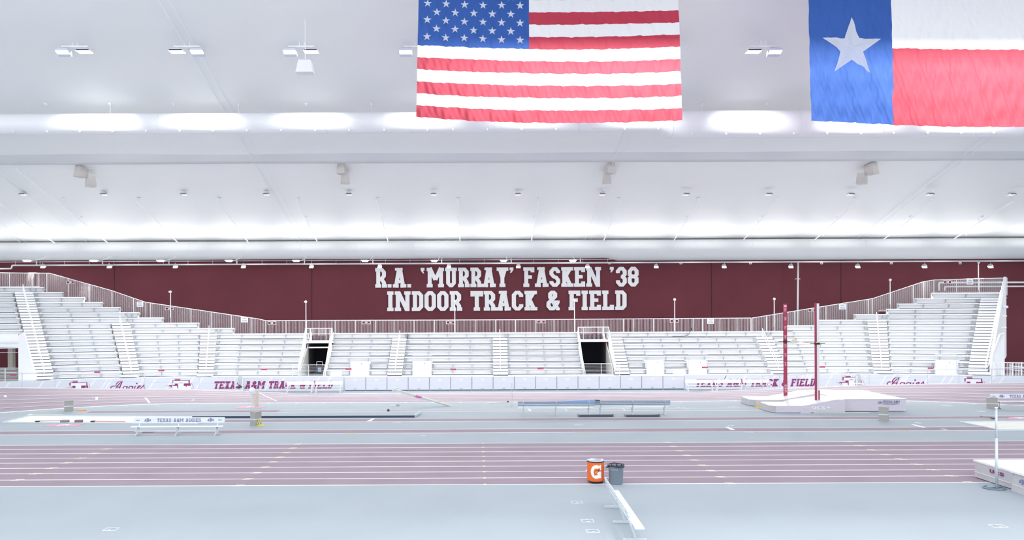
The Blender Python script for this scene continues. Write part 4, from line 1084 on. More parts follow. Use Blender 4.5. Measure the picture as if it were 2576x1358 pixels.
# ================================================================== FLAGS
def flag_disp(x, z, seed):
    return (.05 * math.sin(x * 5.3 + z * 1.7 + seed) + .035 * math.sin(x * 11 - z * 4 + seed * 2) + .02 * math.sin(x * 23 + z * 9 + seed) + .06 * math.sin(z * 1.3 + x * .6)
            + .03 * math.sin(x * 17 + 1.1 * math.sin(z * 2.2 + seed)))
FLD = 35.0
def flag_pt(a, b, corners, sag, seed, off=0.0):
    (tlx, tly), (trx, tr_y), (brx, bry), (blx, bly) = corners
    px = lerp(lerp(tlx, trx, a), lerp(blx, brx, a), b); py = lerp(lerp(tly, tr_y, a), lerp(bly, bry, a), b) + sag * 4 * a * (1 - a) * (.4 + .6 * b)
    X, Z = A(px, py, FLD); k = .35 + .65 * b
    d = flag_disp(X, Z, seed) * k * .8
    for ca_, cb_, fr in ((.28, .25, 26), (.70, .30, 30)) if seed < 2 else ((.20, .0, 34), (.60, .40, 40), (.86, .30, 30)):
        w_ = max(0, 1 - abs(a - ca_) / .34); th_ = math.atan2(b - cb_ + .25, (a - ca_) * 1.6); rr = math.hypot(b - cb_ + .25, (a - ca_) * 1.6)
        d += w_ * k * (.045 * math.sin(fr * th_ + 9 * rr) + .03 * math.sin(rr * 40 + 3 * math.sin(th_ * 2))) * max(0, min(1, b * 2 - .2))
    return (X, FLD + d - off, Z)
def star2d(cx, cy, r, inner=.385, rot=0):
    return [(cx + (r if i % 2 == 0 else r * inner) * math.sin(math.pi * i / 5 + rot), cy + (r if i % 2 == 0 else r * inner) * math.cos(math.pi * i / 5 + rot)) for i in range(10)]
def flag(name, corners, sag, seed, colour, lab, W):
    t = thing(name, (A(corners[0][0], 100, FLD)[0], FLD, 20), lab, 'flag')
    return t
UC = ((1055, -97), (1703, -97), (1717, 302), (1047, 294))
t = flag('us_flag', UC, 11, 1.3, None, 'huge US flag with stars and stripes hanging from the roof', 1)
NA, NB_ = 240, 156
def cloth(corners, sag, seed, na, nb, cond, mt, name):
    m = M(); idx = {}
    def vid(i, j):
        if (i, j) not in idx: idx[(i, j)] = len(m.v); m.v.append(flag_pt(i / na, j / nb, corners, sag, seed))
        return idx[(i, j)]
    for i in range(na):
        for j in range(nb):
            c = cond((i + .5) / na, (j + .5) / nb)
            if c is None: continue
            m.f.append((vid(i, j), vid(i, j + 1), vid(i + 1, j + 1), vid(i + 1, j))); m.m.append(c)
    o = sub(m, t).build(name, mt, t, smooth=True); return o
ca = 279 / 655.
canton = cloth(UC, 11, 1.3, 240, 156, lambda a, b: 0 if a < round(ca * 240) / 240 and b < 7 / 13 else None, [FBLU], 'canton')
cloth(UC, 11, 1.3, 240, 156, lambda a, b: None if (a < round(ca * 240) / 240 and b < 7 / 13) else (0 if int(b * 13) % 2 == 0 else 1), [FRED, FWHT], 'stripes')
for row in range(9):
    for c in range(6 if row % 2 == 0 else 5):
        ac = (2 * c + 1 + (row % 2)) / 12 * ca + .0; bc = (row + 1) / 10 * 7 / 13
        pts = star2d(0, 0, .0272)
        m = M()
        ring = [(ac + x / 1.62, bc - y) for x, y in pts]
        # star as a fan that follows the cloth
        m.add([flag_pt(ac, bc, UC, 11, 1.3, .05)] + [flag_pt(a_, b_, UC, 11, 1.3, .05) for a_, b_ in ring], [(0, 1 + (i + 1) % 10, 1 + i) for i in range(10)])
        sub(m, t).build('star', FSTAR, canton)
M().cyl((A(1040, -100, FLD)[0] - t.location[0], .05, A(0, -99, FLD)[1] - 20), (A(1718, -100, FLD)[0] - t.location[0], .05, A(0, -99, FLD)[1] - 20), .06, 8).build('top_pole', ALUG, t)
TC = ((2032, -100), (2655, -100), (2665, 318), (2040, 304))
t = flag('texas_flag', TC, 6, 4.1, None, 'huge Texas flag with single white star hanging at the right', 1)
cb = 1 / 3.
tb = (119 + 100) / 411.
cantonT = cloth(TC, 6, 4.1, 240, 150, lambda a, b: 0 if a < 80 / 240 else None, [FBLU], 'blue_field')
cloth(TC, 6, 4.1, 240, 150, lambda a, b: None if a < 80 / 240 else (1 if b < round(tb * 150) / 150 else 0), [FRED, FWHT], 'white_and_red_field')
m = M(); R_ = 76.; star = star2d(0, 0, R_)
cc = (2138 - 2034) / 623., (122 + 100) / 411.
fine = []
for i in range(10):
    p, q = star[i], star[(i + 1) % 10]
    for k in range(8): fine.append((lerp(p[0], q[0], k / 8), lerp(p[1], q[1], k / 8)))
rings = [[(cc[0] + x * f / 623., cc[1] - y * f / 408.) for x, y in fine] for f in (0.001, .2, .4, .6, .8, 1.0)]
vs = [flag_pt(a_, b_, TC, 6, 4.1, .09) for rg in rings for a_, b_ in rg]; nn = len(fine)
m.add(vs, [(j * nn + i, (j + 1) * nn + i, (j + 1) * nn + (i + 1) % nn, j * nn + (i + 1) % nn) for j in range(5) for i in range(nn)])
o = sub(m, t).build('star', FSTAR, t, smooth=True); o.parent = cantonT
M().cyl((A(2020, -100, FLD)[0] - t.location[0], .05, A(0, -102, FLD)[1] - 20), (A(2670, -100, FLD)[0] - t.location[0], .05, A(0, -102, FLD)[1] - 20), .06, 8).build('top_pole', ALUG, t)

# ================================================================== BENCHES
def bench(loc, rz, L, legs, style, lab, grp, white=False, text=False):
    """seat along x, open side towards -y"""
    a_ = WPAINT if white else ALUG
    t = thing('team_bench', loc, lab, 'bench', rz, grp)
    M().box(-L/2, L/2, -.14, .11, .43, .465).build('seat', WPAINT if (white or text or style == 'front') else ALUG, t)
    if style == 'panel':
        p = M().hexa([(-L/2 + .0, .22, .60), (L/2, .22, .60), (L/2, .25, .60), (-L/2, .25, .60)], [(-L/2, .28, .87), (L/2, .28, .87), (L/2, .31, .87), (-L/2, .31, .87)]).build('back_panel', WPAINT if white else mat('panel_pale', (.72, .78, .86), .5), t)
        if text:
            f = lambda v, dx, z0: (v[0] + dx, .21 + (v[2] + z0 - .60) * .222 + v[1] * .3, v[2] + z0)
            for w, wd_, hh, dx, z0, s1 in (('TEXAS A&M AGGIES', 2.25, .17, 0, .65, .15), ('A', .12, .10, -1.72, .68, .2), ('T', .12, .17, -1.62, .66, .2), ('M', .13, .10, -1.52, .68, .2),
                                       ('A', .12, .10, 1.52, .68, .2), ('T', .12, .17, 1.62, .66, .2), ('M', .13, .10, 1.72, .68, .2), ('UCS', .18, .04, -2.12, .72, .2), ('UCS', .18, .04, 2.1, .72, .2)):
                n = text_m(w, wd_, hh, sw=s1, bw=s1 * .85, depth=.02, gap=.12); n.map(lambda v: f(v, dx, z0)); n.build('lettering', BLUETXT, p)
    else:
        for j in range(3):
            z = .62 + j * (.11 if style == 'front' else .095); y = .22 + (z - .60) * .222
            M().box(-L/2 - .02, L/2 + .02, y, y + .035, z, z + (.045 if style == 'front' else .065)).build('back_slat', ALUD if style == 'slats' else ALUG, t)
    for x in legs:
        m = M(); m.bar((x, .02, .06), (x, .30, .90) if style != 'panel' else (x, .27, .62), .055, .055); m.build('leg', a_, t)
        m = M(); m.bar((x, -.28, .035), (x, .36, .035), .06, .06); m.bar((x, -.13, .06), (x, -.13, .43), .05, .05) if style != 'front' else m.bar((x, .0, .41), (x, -.10, .41), .05, .04); m.build('foot', a_, t)
        m = M(); m.bar((x, -.14, .41), (x, .14, .41), .05, .04); m.build('seat_support', ALUD if not white else a_, t)
    if white or text: M().bar((-L/2 + .2, -.1, .22), (L/2 - .2, -.1, .22), .04, .05).build('lower_rail', WPAINT if white else ALUG, t)
    return t
X0, Y0 = G(446, 1094.5)
bench((X0, Y0, 0), 0, 4.68, (-2.02, 0, 2.0), 'panel', 'bench with TEXAS A&M AGGIES back panel on the grey floor at left', 'benches with printed back panels', text=True)
X0, Y0 = 32.8 + 2.34, 47.6
bench((X0, Y0, 0), 0, 4.68, (-2.0, 0, 2.0), 'panel', 'bench with TEXAS back panel cut off by the right picture edge', 'benches with printed back panels', text=True)
Yb = 45.15
xm = lambda px: (px - CX) * Yb / F_
for i, (a_, b_, lg, lab) in enumerate(((1301, 1494, (1315, 1397, 1479), 'left one of two silver slatted benches seen from behind'), (1495.5, 1685, (1510, 1591, 1672), 'right one of two silver slatted benches seen from behind'))):
    c = (a_ + b_) / 2; yy = Yb + (.0 if i == 0 else .25)
    bench((xm(c), yy, 0), math.pi, xm(b_) - xm(a_) - .04, [-(xm(l) - xm(c)) for l in lg], 'slats', lab, 'silver slatted benches in the middle')
bench((4.36, 21.9, 0), math.pi / 2 + R(-1.6), 4.25, (-1.72, 0.02, 1.75), 'front', 'silver slatted bench in the foreground running away from the viewer', None)
Yw = 59.25; xw = lambda px: (px - CX) * Yw / F_
wl = ['left one of two white benches before the left banner', 'right one of two white benches before the left banner', 'leftmost of three white benches before the right banner', 'middle of three white benches before the right banner', 'rightmost of three white benches before the right banner']
for i, (a_, b_) in enumerate(((719, 789), (791.5, 861.5), (1722, 1792), (1794, 1864), (1866, 1935))):
    Y_ = Yw if i < 2 else Yw - .1
    bench((xw((a_ + b_) / 2), Y_ - .2, 0), 0, xw(b_) - xw(a_) - .03, (-.95, .95), 'panel', 'white bench, ' + wl[i], 'white benches before the banners', white=True)

# ================================================================== COOLER AND TRASH CAN
X0, Y0 = 302 * 27.15 / F_, 27.2
t = thing('drink_cooler', (X0, Y0, 0), 'orange barrel cooler with large white G and silver lid on casters', 'cooler')
body = M().lathe([(0, .09), (.285, .09), (.295, .11), (.30, .13), (.30, .76), (.30, .77)], n=48).build('barrel', ORANGE, t, smooth=True)
M().lathe([(.302, .765), (.312, .77), (.312, .80), (.0, .80)], n=48).build('black_rim', BLACK, t)
M().lathe([(.30, .80), (.315, .81), (.312, .825), (.28, .838), (.15, .845), (0, .848)], n=48).build('lid', LIDM, t, smooth=True)
M().lathe([(0, .06), (.28, .06), (.28, .11), (0, .11)], n=32).build('base_plate', BLACK, t)
for k in range(4):
    a_ = R(45 + 90 * k + 8); cx, cy = .25 * math.cos(a_), .25 * math.sin(a_)
    M().cyl((cx - .02, cy, .035), (cx + .02, cy, .035), .035, 12).box(cx - .02, cx + .02, cy - .02, cy + .02, .04, .08).build('caster', BLACK, t)
M().sph((-.335, -.02, .43), .035, 10, 8).cyl((-.29, 0, .43), (-.33, -.02, .43), .02, 8).build('side_knob', WPAINT, t, smooth=True)
# big G wrapped on the barrel
def wrap(m, r=.302): return m.map(lambda v: ((r + (-v[1])) * math.sin(v[0] / r), -(r + (-v[1])) * math.cos(v[0] / r), v[2]))
def ring_arc(cx, cz, rx0, rz0, rx1, rz1, a0, a1, n=28):
    out = []
    for i in range(n):
        p, q = R(a0 + (a1 - a0) * i / n), R(a0 + (a1 - a0) * (i + 1) / n)
        out.append([(cx + rx1 * math.cos(p), cz + rz1 * math.sin(p)), (cx + rx1 * math.cos(q), cz + rz1 * math.sin(q)), (cx + rx0 * math.cos(q), cz + rz0 * math.sin(q)), (cx + rx0 * math.cos(p), cz + rz0 * math.sin(p))])
    return out
def in_g(x, z):
    e1 = ((x + .02) / .205) ** 2 + ((z - .445) / .245) ** 2; e2 = ((x + .03) / .085) ** 2 + ((z - .445) / .125) ** 2
    if x > .165: return False
    if e1 <= 1 and e2 >= 1 and not (x > -.02 and .45 < z < .53) and not (x > .03 and .45 < z < .57): return True
    return (.10 < x < .165 and .50 < z < .69) or (.0 < x < .165 and .375 < z < .45) or (.075 < x < .165 and .215 < z < .45)
g = M(); cw = .0075
for ix in range(int(.41 / cw)):
    xa_ = -.235 + ix * cw; z = .19; run = None
    while z < .70:
        q = in_g(xa_ + cw / 2, z)
        if q and run is None: run = z
        if not q and run is not None: g.prism([(xa_, run), (xa_ + cw, run), (xa_ + cw, z), (xa_, z)], -.003, 0); run = None
        z += .003
    if run is not None: g.prism([(xa_, run), (xa_ + cw, run), (xa_ + cw, z), (xa_, z)], -.003, 0)
wrap(g).build('letter_g', mat('sticker_white', (.86, .88, .92), .45), t)
bolt = M(); bolt.prism([(-.10, .30), (-.075, .37), (-.10, .38), (-.06, .47), (-.02, .50), (.06, .52), (.11, .58), (.09, .50), (.10, .49), (.02, .43), (-.04, .40), (-.06, .35)], -.014, -.004, 1)
bolt.prism([(-.07, .36), (-.08, .42), (-.04, .48), (.05, .50), (.0, .44), (-.03, .41)], -.019, -.014, 0)
wrap(bolt).build('lightning_bolt', [ORANGE2, mat('bolt_dark', (.25, .03, .01), .5)], t)
g2 = M(); g2.prism([(.40, .74), (.425, .68), (.42, .60), (.40, .5), (.41, .42), (.43, .36), (.44, .30), (.455, .36), (.45, .68), (.43, .76)], -.004, 0)
wrap(g2).build('side_sticker', MAT['sticker_white'], t)

X0, Y0 = 353 * 27.0 / F_, 27.02
t = thing('trash_can', (X0, Y0, 0), 'round grey trash can lined with a black bag', 'trash can')
M().lathe([(0, .0), (.232, .0), (.24, .02), (.262, .50), (.27, .51), (.27, .53), (.264, .54), (.275, .62), (.29, .63), (.29, .66), (.278, .665), (.262, .62), (.24, .05), (0, .05)], n=48).build('can_body', CANG, t, smooth=True)
pr = []
m = M(); n = 60; vs = []
for j, (r_, z) in enumerate(((.24, .30), (.262, .60), (.285, .69), (.303, .685), (.300, .63))):
    for i in range(n):
        a_ = 2 * math.pi * i / n; w = .006 * math.sin(a_ * 9) + .005 * math.sin(a_ * 17 + 1); vs.append(((r_ + w * (j > 0)) * math.cos(a_), (r_ + w * (j > 0)) * math.sin(a_), z + (.015 * math.sin(a_ * 5) if j >= 3 else 0) - (.03 if j == 4 and abs(a_ - 5.4) < .3 else 0)))
m.add(vs, [(j * n + i, j * n + (i + 1) % n, (j + 1) * n + (i + 1) % n, (j + 1) * n + i) for j in range(4) for i in range(n)]); m.add([(0, 0, .31)] + vs[:n], [(0, 1 + i, 1 + (i + 1) % n) for i in range(n)])
m.build('bag_liner', mat('bag_black', (.02, .02, .035), .25, bump=.4, bscale=25), t, smooth=True)
M().add([(-.28, -.08, .66), (-.40, -.12, .62), (-.33, -.10, .59), (-.27, -.09, .62)], [(0, 1, 2, 3)]).add([(-.28, -.08, .655), (-.40, -.12, .615), (-.33, -.11, .585), (-.27, -.10, .615)], [(3, 2, 1, 0)]).build('bag_knot', BLACK, t)
m = M(); m.tube([(.08, -.275, .60), (.09, -.30, .53), (.16, -.265, .53), (.17, -.24, .60)], .013); m.build('can_handle', CANG, t); M().tube([(-.2, .2, .60), (-.22, .24, .53), (-.16, .27, .53), (-.14, .25, .60)], .013).build('can_handle', CANG, t)

# ================================================================== POLE VAULT PIT
t = thing('vault_landing_pit', (22.4, 48.7, 0), 'large white and lilac pole vault landing mat below the maroon uprights', 'landing mat')
ox, oy = 22.4, 48.7
def V(m): return m.map(lambda v: (v[0] - ox, v[1] - oy, v[2]))
mp = V(M().box(22.62, 26.5, 46.25, 51.6, .04, .78)).build('main_pad', VINYL, t)
V(M().add([(22.6, 46.2, .78), (26.55, 46.2, .78), (26.55, 51.65, .80), (22.5, 51.65, .80), (24.5, 48.9, .88)], [(0, 1, 4), (1, 2, 4), (2, 3, 4), (3, 0, 4)])).build('top_cover', VINYLT, t)
V(M().box(22.55, 22.66, 46.3, 51.5, .02, .74)).build('dark_joint', mat('green_gap', (.06, .12, .11), .8), t)
def wing(y0, y1, x0, taper_near, taper_far):
    # low front part, sloping part
    prof = [(x0, .42), (20.0, .42), (22.1, .80), (22.58, .78)]
    m = M(); vs = []
    for x, z in prof:
        vs += [(x, y0, 0.02), (x, y1, .02), (x, y1, z), (x, y0, z)]
    f = []
    for i in range(3):
        a_ = i * 4; b_ = a_ + 4
        f += [(a_, b_, b_ + 3, a_ + 3), (a_ + 1, a_ + 2, b_ + 2, b_ + 1)]
    f += [(12, 13, 14, 15)]
    m.add(vs, f, 0); m.add([vs[i * 4 + k] for i in range(4) for k in (3, 2)], [(0, 2, 3, 1), (2, 4, 5, 3), (4, 6, 7, 5)], 1)
    # nose
    m.add([(x0, y0, .02), (x0 - taper_near, y0 + .5, .02), (x0 - taper_far, y1 - .2, .02), (x0, y1, .02), (x0, y0, .42), (x0 - taper_near + .05, y0 + .5, .40), (x0 - taper_far + .05, y1 - .2, .40), (x0, y1, .42)],
          [(0, 1, 5, 4), (1, 2, 6, 5), (2, 3, 7, 6)], 2); m.add([(x0, y0, .42), (x0 - taper_near + .05, y0 + .5, .40), (x0 - taper_far + .05, y1 - .2, .40), (x0, y1, .42)], [(0, 3, 2, 1)], 1)
    return V(m).build('front_wing', [VINYL, VINYLT, VINYLN], t)
wing(45.9, 48.15, 18.35, .25, .2); wing(49.1, 51.4, 18.35, .3, .25)
V(M().add([(20.4, 48.15, .45), (22.6, 48.1, .78), (22.6, 49.1, .78), (20.4, 49.1, .45), (19.0, 48.65, .02)], [(0, 1, 2, 3), (0, 3, 4)])).build('collar_pad', mat('vinyl_grey', (.74, .74, .72), .5), t)
V(M().box(18.2, 18.9, 48.2, 49.05, 0, .03)).build('yellow_box_edge', GOLD, t)
V(M().add([(20.05, 45.88, .425), (20.05, 48.1, .425), (20.12, 48.1, .445), (20.12, 45.88, .445)], [(0, 3, 2, 1)])).build('pad_joint', GREYM, t)
n = text_m('UCS', .78, .17, sw=.2, bw=.2, serif=False, depth=.01, gap=.14); n.map(lambda v: (v[0] + 20.95, 45.89 + v[1], v[2] + .22)); n.box(21.5, 21.62, 45.88, 45.9, .27, .36); n.box(20.56, 21.38, 45.885, 45.9, .18, .195); V(n).build('maker_lettering', WPAINT, t)
for w, cx, z0, wd_, hh in (('TEXAS A&M', 25.72, .53, .98, .15), ('UNIVERSITY', 25.72, .44, .9, .05), ('A', 24.92, .5, .1, .1), ('T', 25.0, .47, .13, .17), ('M', 25.09, .5, .1, .1), ('|', 25.2, .44, .05, .24)):
    n = text_m(w, wd_, hh, sw=.13, bw=.1, depth=.01, gap=.1); n.map(lambda v: (v[0] + cx - .1, 46.24 + v[1], v[2] + z0)); V(n).build('team_lettering', BLUETXT, t)
V(M().box(19.8, 20.4, 45.72, 45.78, 0, .03).box(20.6, 24.0, 45.70, 45.76, 0, .03, 1)).build('ground_strip', [LINE, mat('cream_strip', (.8, .8, .6), .6)], t)
# uprights
def upright(X, Y, lab, front):
    t = thing('vault_upright', (X, Y, 0), lab, 'upright', group='pole vault uprights')
    H1 = 6.72
    if front:
        M().box(-.12, .12, -.03, .03, 0, H1).build('padded_board', MAROON, t)
        for f in (21, 19, 17, 15, 13, 11, 9):
            z = f * .3048 - .10
            n = text_m(str(f), .13 if f > 9 else .08, .15, sw=.2, bw=.16, serif=False, depth=.006); n.map(lambda v: (v[0], v[1] - .031, v[2] + z - .08)); n.box(-.09, .09, -.036, -.03, z + .10, z + .125); n.build('height_number', mat('number_pink', (.75, .5, .55), .5), t)
        n = text_m('UCS', .52, .14, sw=.2, bw=.2, serif=False, depth=.006, gap=.15); n.map(lambda v: (-v[2] + .07, v[1] - .031, v[0] + 1.05)); n.map(lambda v: (v[0], v[1], v[2])); n.build('maker_lettering', MAT['number_pink'], t)
        M().box(-.09, .09, -.036, -.03, 6.5, 6.62).build('maker_badge', MAT['number_pink'], t)
        M().box(-.06, .06, .03, .12, .0, H1 - .05).build('mast', ALUG, t); M().box(-.12, .12, -.05, .05, 4.12, 4.26).build('slider', BLACK, t)
    else:
        M().box(-.14, -.045, -.06, .04, 0, H1).build('padded_board', MAROON, t)
        M().box(-.03, .12, -.05, .05, 0, H1 - .03).build('mast', mat('mast_silver', (.70, .76, .77), .35, metal=.2), t)
        M().box(.05, .13, -.07, -.05, .4, 1.25).build('lower_pad', MAROON, t)
        M().box(-.16, .14, -.08, .06, 4.12, 4.24).build('slider', BLACK, t)
    M().box(-.35, .35, -.3, .3, 0, .05).build('base', ALUG, t)
    M().bar((-.48, -.1, 4.19), (.32 if front else .45, -.1, 4.19), .04, .04).build('peg_arm', BLACK, t)
    return t
XL, XN = 780 * 50.4 / F_, 860 * 46.95 / F_
upright(XL, 50.4, 'maroon vault upright facing the camera with white height numbers', True)
upright(XN, 46.95, 'maroon and silver vault upright seen edge on, right of the numbered one', False)
p0 = Vector((XL + .42, 50.25, 4.25)); p1 = Vector((XN, 46.9, 4.24))
t = thing('crossbar', p0, 'thin orange and white crossbar resting between the two vault uprights', 'crossbar')
n = M(); pts = [p0.lerp(p1, i / 10) - p0 + Vector((0, 0, -.05 * math.sin(math.pi * i / 10))) for i in range(11)]; n.tube(pts, .018, 8); n.build('bar', mat('bar_orange', (.85, .45, .32), .5), t)
M().cyl((-.05, 0, 0), (.12, -.1, .06), .04, 8).build('end_piece', YELLOW, t); M().cyl((p1 - p0) + Vector((-.1, 0, 0)), (p1 - p0) + Vector((.12, 0, .02)), .035, 8).build('end_piece', YELLOW, t)
# white vertical pipe on the wall
X, Z = A(2005, 700, 73.5)
m = M(); x1, z1 = A(2007.5, 658, 73.5); x2, z2 = A(2004.5, 830, 73.5); m.cyl((x1, 73.5, z1), (x1 - .1, 73.5, 3.5), .085, 10); m.box(x1 - .3, x1 + .2, 73.45, 73.6, A(0, 717.5, 73.5)[1] + .25, A(0, 717.5, 73.5)[1] + .31)
tag(m.build('wall_pipe', WPAINT, smooth=True), 'white vertical pipe running down the maroon wall behind the uprights', 'pipe')
# horizontal pipes at the far right
for k, (py, lab) in enumerate(((711, 'upper white horizontal pipe on the wall at the far right'), (721, 'lower white horizontal pipe on the wall at the far right'))):
    xa_, za_ = A(2362 + k * 14, py, 73.4); m = M(); m.tube([(xa_, 73.4, za_ - (.8 if k == 0 else .4)), (xa_, 73.4, za_ - .06), (xa_ + .06, 73.4, za_), (74, 73.4, za_)], .09 if k == 0 else .075, 8); tag(m.build('wall_pipe', WPAINT, smooth=True), lab, 'pipe')

# ================================================================== RIGHT END WALL OF THE STANDS AND RAMP
t = thing('stand_end_wall', (bl(40.75, 0)[0], bl(40.75, 0)[1], 0), 'tall slanting white end wall closing the right stands', 'wall')
m = M(); pts = []
for o, z0, z1_ in ((-.2, .8, 2.5), (9.8, 2.0, 9.35)):
    x, y, _z = bl(40.66, o)
    pts.append((x, y, z0)); pts.append((x, y, z1_))
(a0, a1, b0_, b1) = pts
def th(p, d=.24): return (p[0] + d, p[1], p[2])
m.hexa([a0, th(a0), th(b0_), b0_], [a1, th(a1), th(b1), b1]); sub(m, t).build('side_panel', DECK, t)
m = M(); q0 = bl(40.66, 0); q1 = bl(40.66, 9.6); m.tube([(q0[0], q0[1], 2.55), (q1[0], q1[1], 8.9)], .05, 6); sub(m, t).build('handrail', WPAINT, t)
m = M(); xx, yy, _z = bl(40.8, .6); m.hexa([(xx - .5, yy, 1), (xx + 1.5, yy + .6, 1), (xx + 1.5, yy + .8, 1), (xx - .5, yy + .2, 1)], [(xx + .75, yy, 4.3), (xx + 1.5, yy + .6, 4.4), (xx + 1.5, yy + .8, 4.4), (xx + .75, yy + .2, 4.3)]); sub(m, t).build('lower_panel', WPAINT, t)
for k, (px, py) in enumerate(((2531, 772), (2529, 795), (2528, 824))):
    x, z = A(px, py, 66.5 - k); m = M(); m.cyl((x - .3, 66.5 - k, z), (x + .12, 66.5 - k, z), .05 if k else .12, 8); sub(m, t).build('fitting', WPAINT, t)
t = thing('ramp_railing', (44.2, 60, 0), 'white picket railing of the ramp at the far right edge', 'railing')
m = M(); xa_, za_ = A(2500, 911, 58.8); xb_, zb_ = A(2600, 914, 58.8)
m.tube([(xa_, 58.8, za_), (xb_, 58.8, za_ - .1)], .035); m.tube([(xa_, 58.8, za_ - .38), (xb_, 58.8, za_ - .48)], .02)
for i in range(27): x = lerp(xa_, xb_, i / 26); m.cyl((x, 58.8, 1.1), (x, 58.8, za_), .02 if i % 6 else .045, 5)
sub(m, t).build('rail_panel', WPAINT, t)
sub(M().tube([(xa_ + .4, 57.6, za_ - .2), (xb_, 56.8, za_ - .5)], .035).tube([(xa_ + .4, 57.6, za_ - .5), (xb_, 56.8, za_ - .8)], .02), t).build('lower_rail', WPAINT, t)
# far-left gateway under the upper rows
t = thing('gateway', (-37.6, 61, 0), 'open gateway under the far left stands showing maroon wall and cream column', 'gateway')
DG = 58.6
x0, zt_ = A(0, 873, DG); x1, zb_ = A(47, 873, DG); xs_, _z = A(56, 873, DG)
m = M(); x2, _z = A(84, 950, DG - .4); xg, zg = A(56, 872, DG)
# sloping side wall (white triangle) to the right of the opening
m.prism([(x1, .9), (x2 - .2, .9), (x2, 1.2), (A(60, 835, DG)[0], A(60, 835, DG)[1]), (x1, zt_ + .9)], DG - .05, DG + .15); sub(m, t).build('side_panel', WPAINT, t)
m = M(); m.box(x0 - 6, x1, DG + .0, DG + .3, zt_, zt_ + .55); sub(m, t).build('lintel', WPAINT, t)
m = M(); m.box(A(19.5, 900, DG + 8)[0], A(32, 900, DG + 8)[0], DG + 8, DG + 8.4, 0, 4.2); sub(m, t).build('cream_column', CREAM, t)
m = M(); 
for i in range(8): m.box(x0 - 6, x1, DG + .1 + i * .5, DG + .5 + i * .5, .9, 1.0 + i * .12, i % 2)
sub(m, t).build('ramp_steps', [BOXD, BOXG], t)
m = M(); m.box(x0 - 6, A(46, 873, DG + 4)[0] , DG + 3.9, DG + 4, zt_ + .0, 4.6); sub(m, t).build('soffit', DECK, t)
m = M()
for j, py in enumerate((925.5, 928.5, 937)): 
    z = A(20, py, DG - .6)[1]; m.bar((x0 - 6, DG - .6, z), (x1 + .1, DG - .6, z), .03, .03)
m.bar((A(13, 930, DG - .6)[0], DG - .6, .9), (A(13, 930, DG - .6)[0], DG - .6, A(13, 926, DG - .6)[1]), .06, .06); sub(m, t).build('barrier_rail', GREYM, t)
m = M()
for z in (2.85, 3.6): 
    m.bar((x0 - 6, DG - .1, z + .45), (x1, DG - .1, z + .45), .03, .03)
sub(m, t).build('upper_rail', GREYM, t)

# ================================================================== HIGH JUMP AREA (right edge)
MX = 18.42
t = thing('high_jump_mat', (MX + 2.5, 25, 0), 'white high jump landing mat cut by the right picture edge', 'landing mat')
def Hm(m): return m.map(lambda v: (v[0] - MX - 2.5, v[1] - 25, v[2]))
Hm(M().hexa([(MX, 25.75, .03), (MX + 5, 25.75, .03), (MX + 5, 27.75, .03), (MX, 27.75, .03)], [(MX, 25.75, .60), (MX + 5, 25.75, .62), (MX + 5, 27.7, .62), (MX, 27.7, .60)])).build('rear_pad', VINYLN, t)
Hm(M().hexa([(MX - .25, 22.6, .0), (MX + 5, 22.6, .0), (MX + 5, 25.72, .0), (MX - .1, 25.72, .0)], [(MX - .15, 22.6, .62), (MX + 5, 22.6, .62), (MX + 5, 25.72, .62), (MX + .0, 25.72, .60)])).build('front_pad', VINYLN, t)
Hm(M().box(MX - .03, MX + 5, 25.8, 27.78, .60, .66).box(MX - .12, MX + 5, 22.6, 25.76, .62, .68)).build('top_cover', VINYLT, t)
Hm(M().bar((MX - .02, 25.8, .22), (MX - .02, 27.7, .24), .02, .02).bar((MX - .2, 22.7, .2), (MX - .08, 25.7, .22), .02, .02)).build('piping', WPAINT, t)
def side_text(w, yc, z0, wd_, hh, mt, nm, x=MX, sw=.13, serif=True):
    n = text_m(w, wd_, hh, sw=sw, bw=sw * .9, depth=.01, gap=.12, serif=serif); n.map(lambda v: (x + v[1] - .004, yc - v[0], v[2] + z0)); Hm(n).build(nm, mt, t)
side_text('UCS', 26.55, .36, .72, .13, MAT['lamp_body'] if False else PURP, 'maker_lettering', sw=.2, serif=False); side_text('IIIIIIIIII', 26.6, .31, .6, .02, GREYM, 'fine_print', serif=False)
side_text('TEXAS A&M', 23.95, .36, 1.3, .16, BLUETXT, 'team_lettering', x=MX - .19); side_text('UNIVERSITY', 23.9, .26, 1.2, .05, GREYM, 'team_lettering', x=MX - .2)
for w, yc, z0, hh in (('A', 25.22, .36, .10), ('T', 25.12, .32, .18), ('M', 25.02, .36, .10)): side_text(w, yc, z0, .12, hh, BLUETXT, 'monogram', x=MX - .14, sw=.2)
X0, Y0 = G(2507, 1229)
t = thing('high_jump_standard', (X0, Y0, 0), 'tall silver high jump standard on a round base before the right mat', 'standard')
M().cyl((0, 0, .03), (0, 0, 1.75), .045, 12).build('lower_tube', ALUG, t, smooth=True); M().cyl((0, 0, 1.7), (0, 0, 2.78), .036, 12).build('upper_tube', ALUG, t, smooth=True)
M().cyl((0, 0, 2.78), (0, 0, 2.82), .05, 12).build('cap', WPAINT, t)
m = M(); m.tube([(.34 * math.cos(R(a_)) - .08, .30 * math.sin(R(a_)), .035) for a_ in range(100, 430, 15)], .022, 6); m.tube([(-.42, .05, .035), (0, 0, .035), (.2, .1, .035)], .022, 6); m.build('base_ring', ALUD, t, smooth=True)

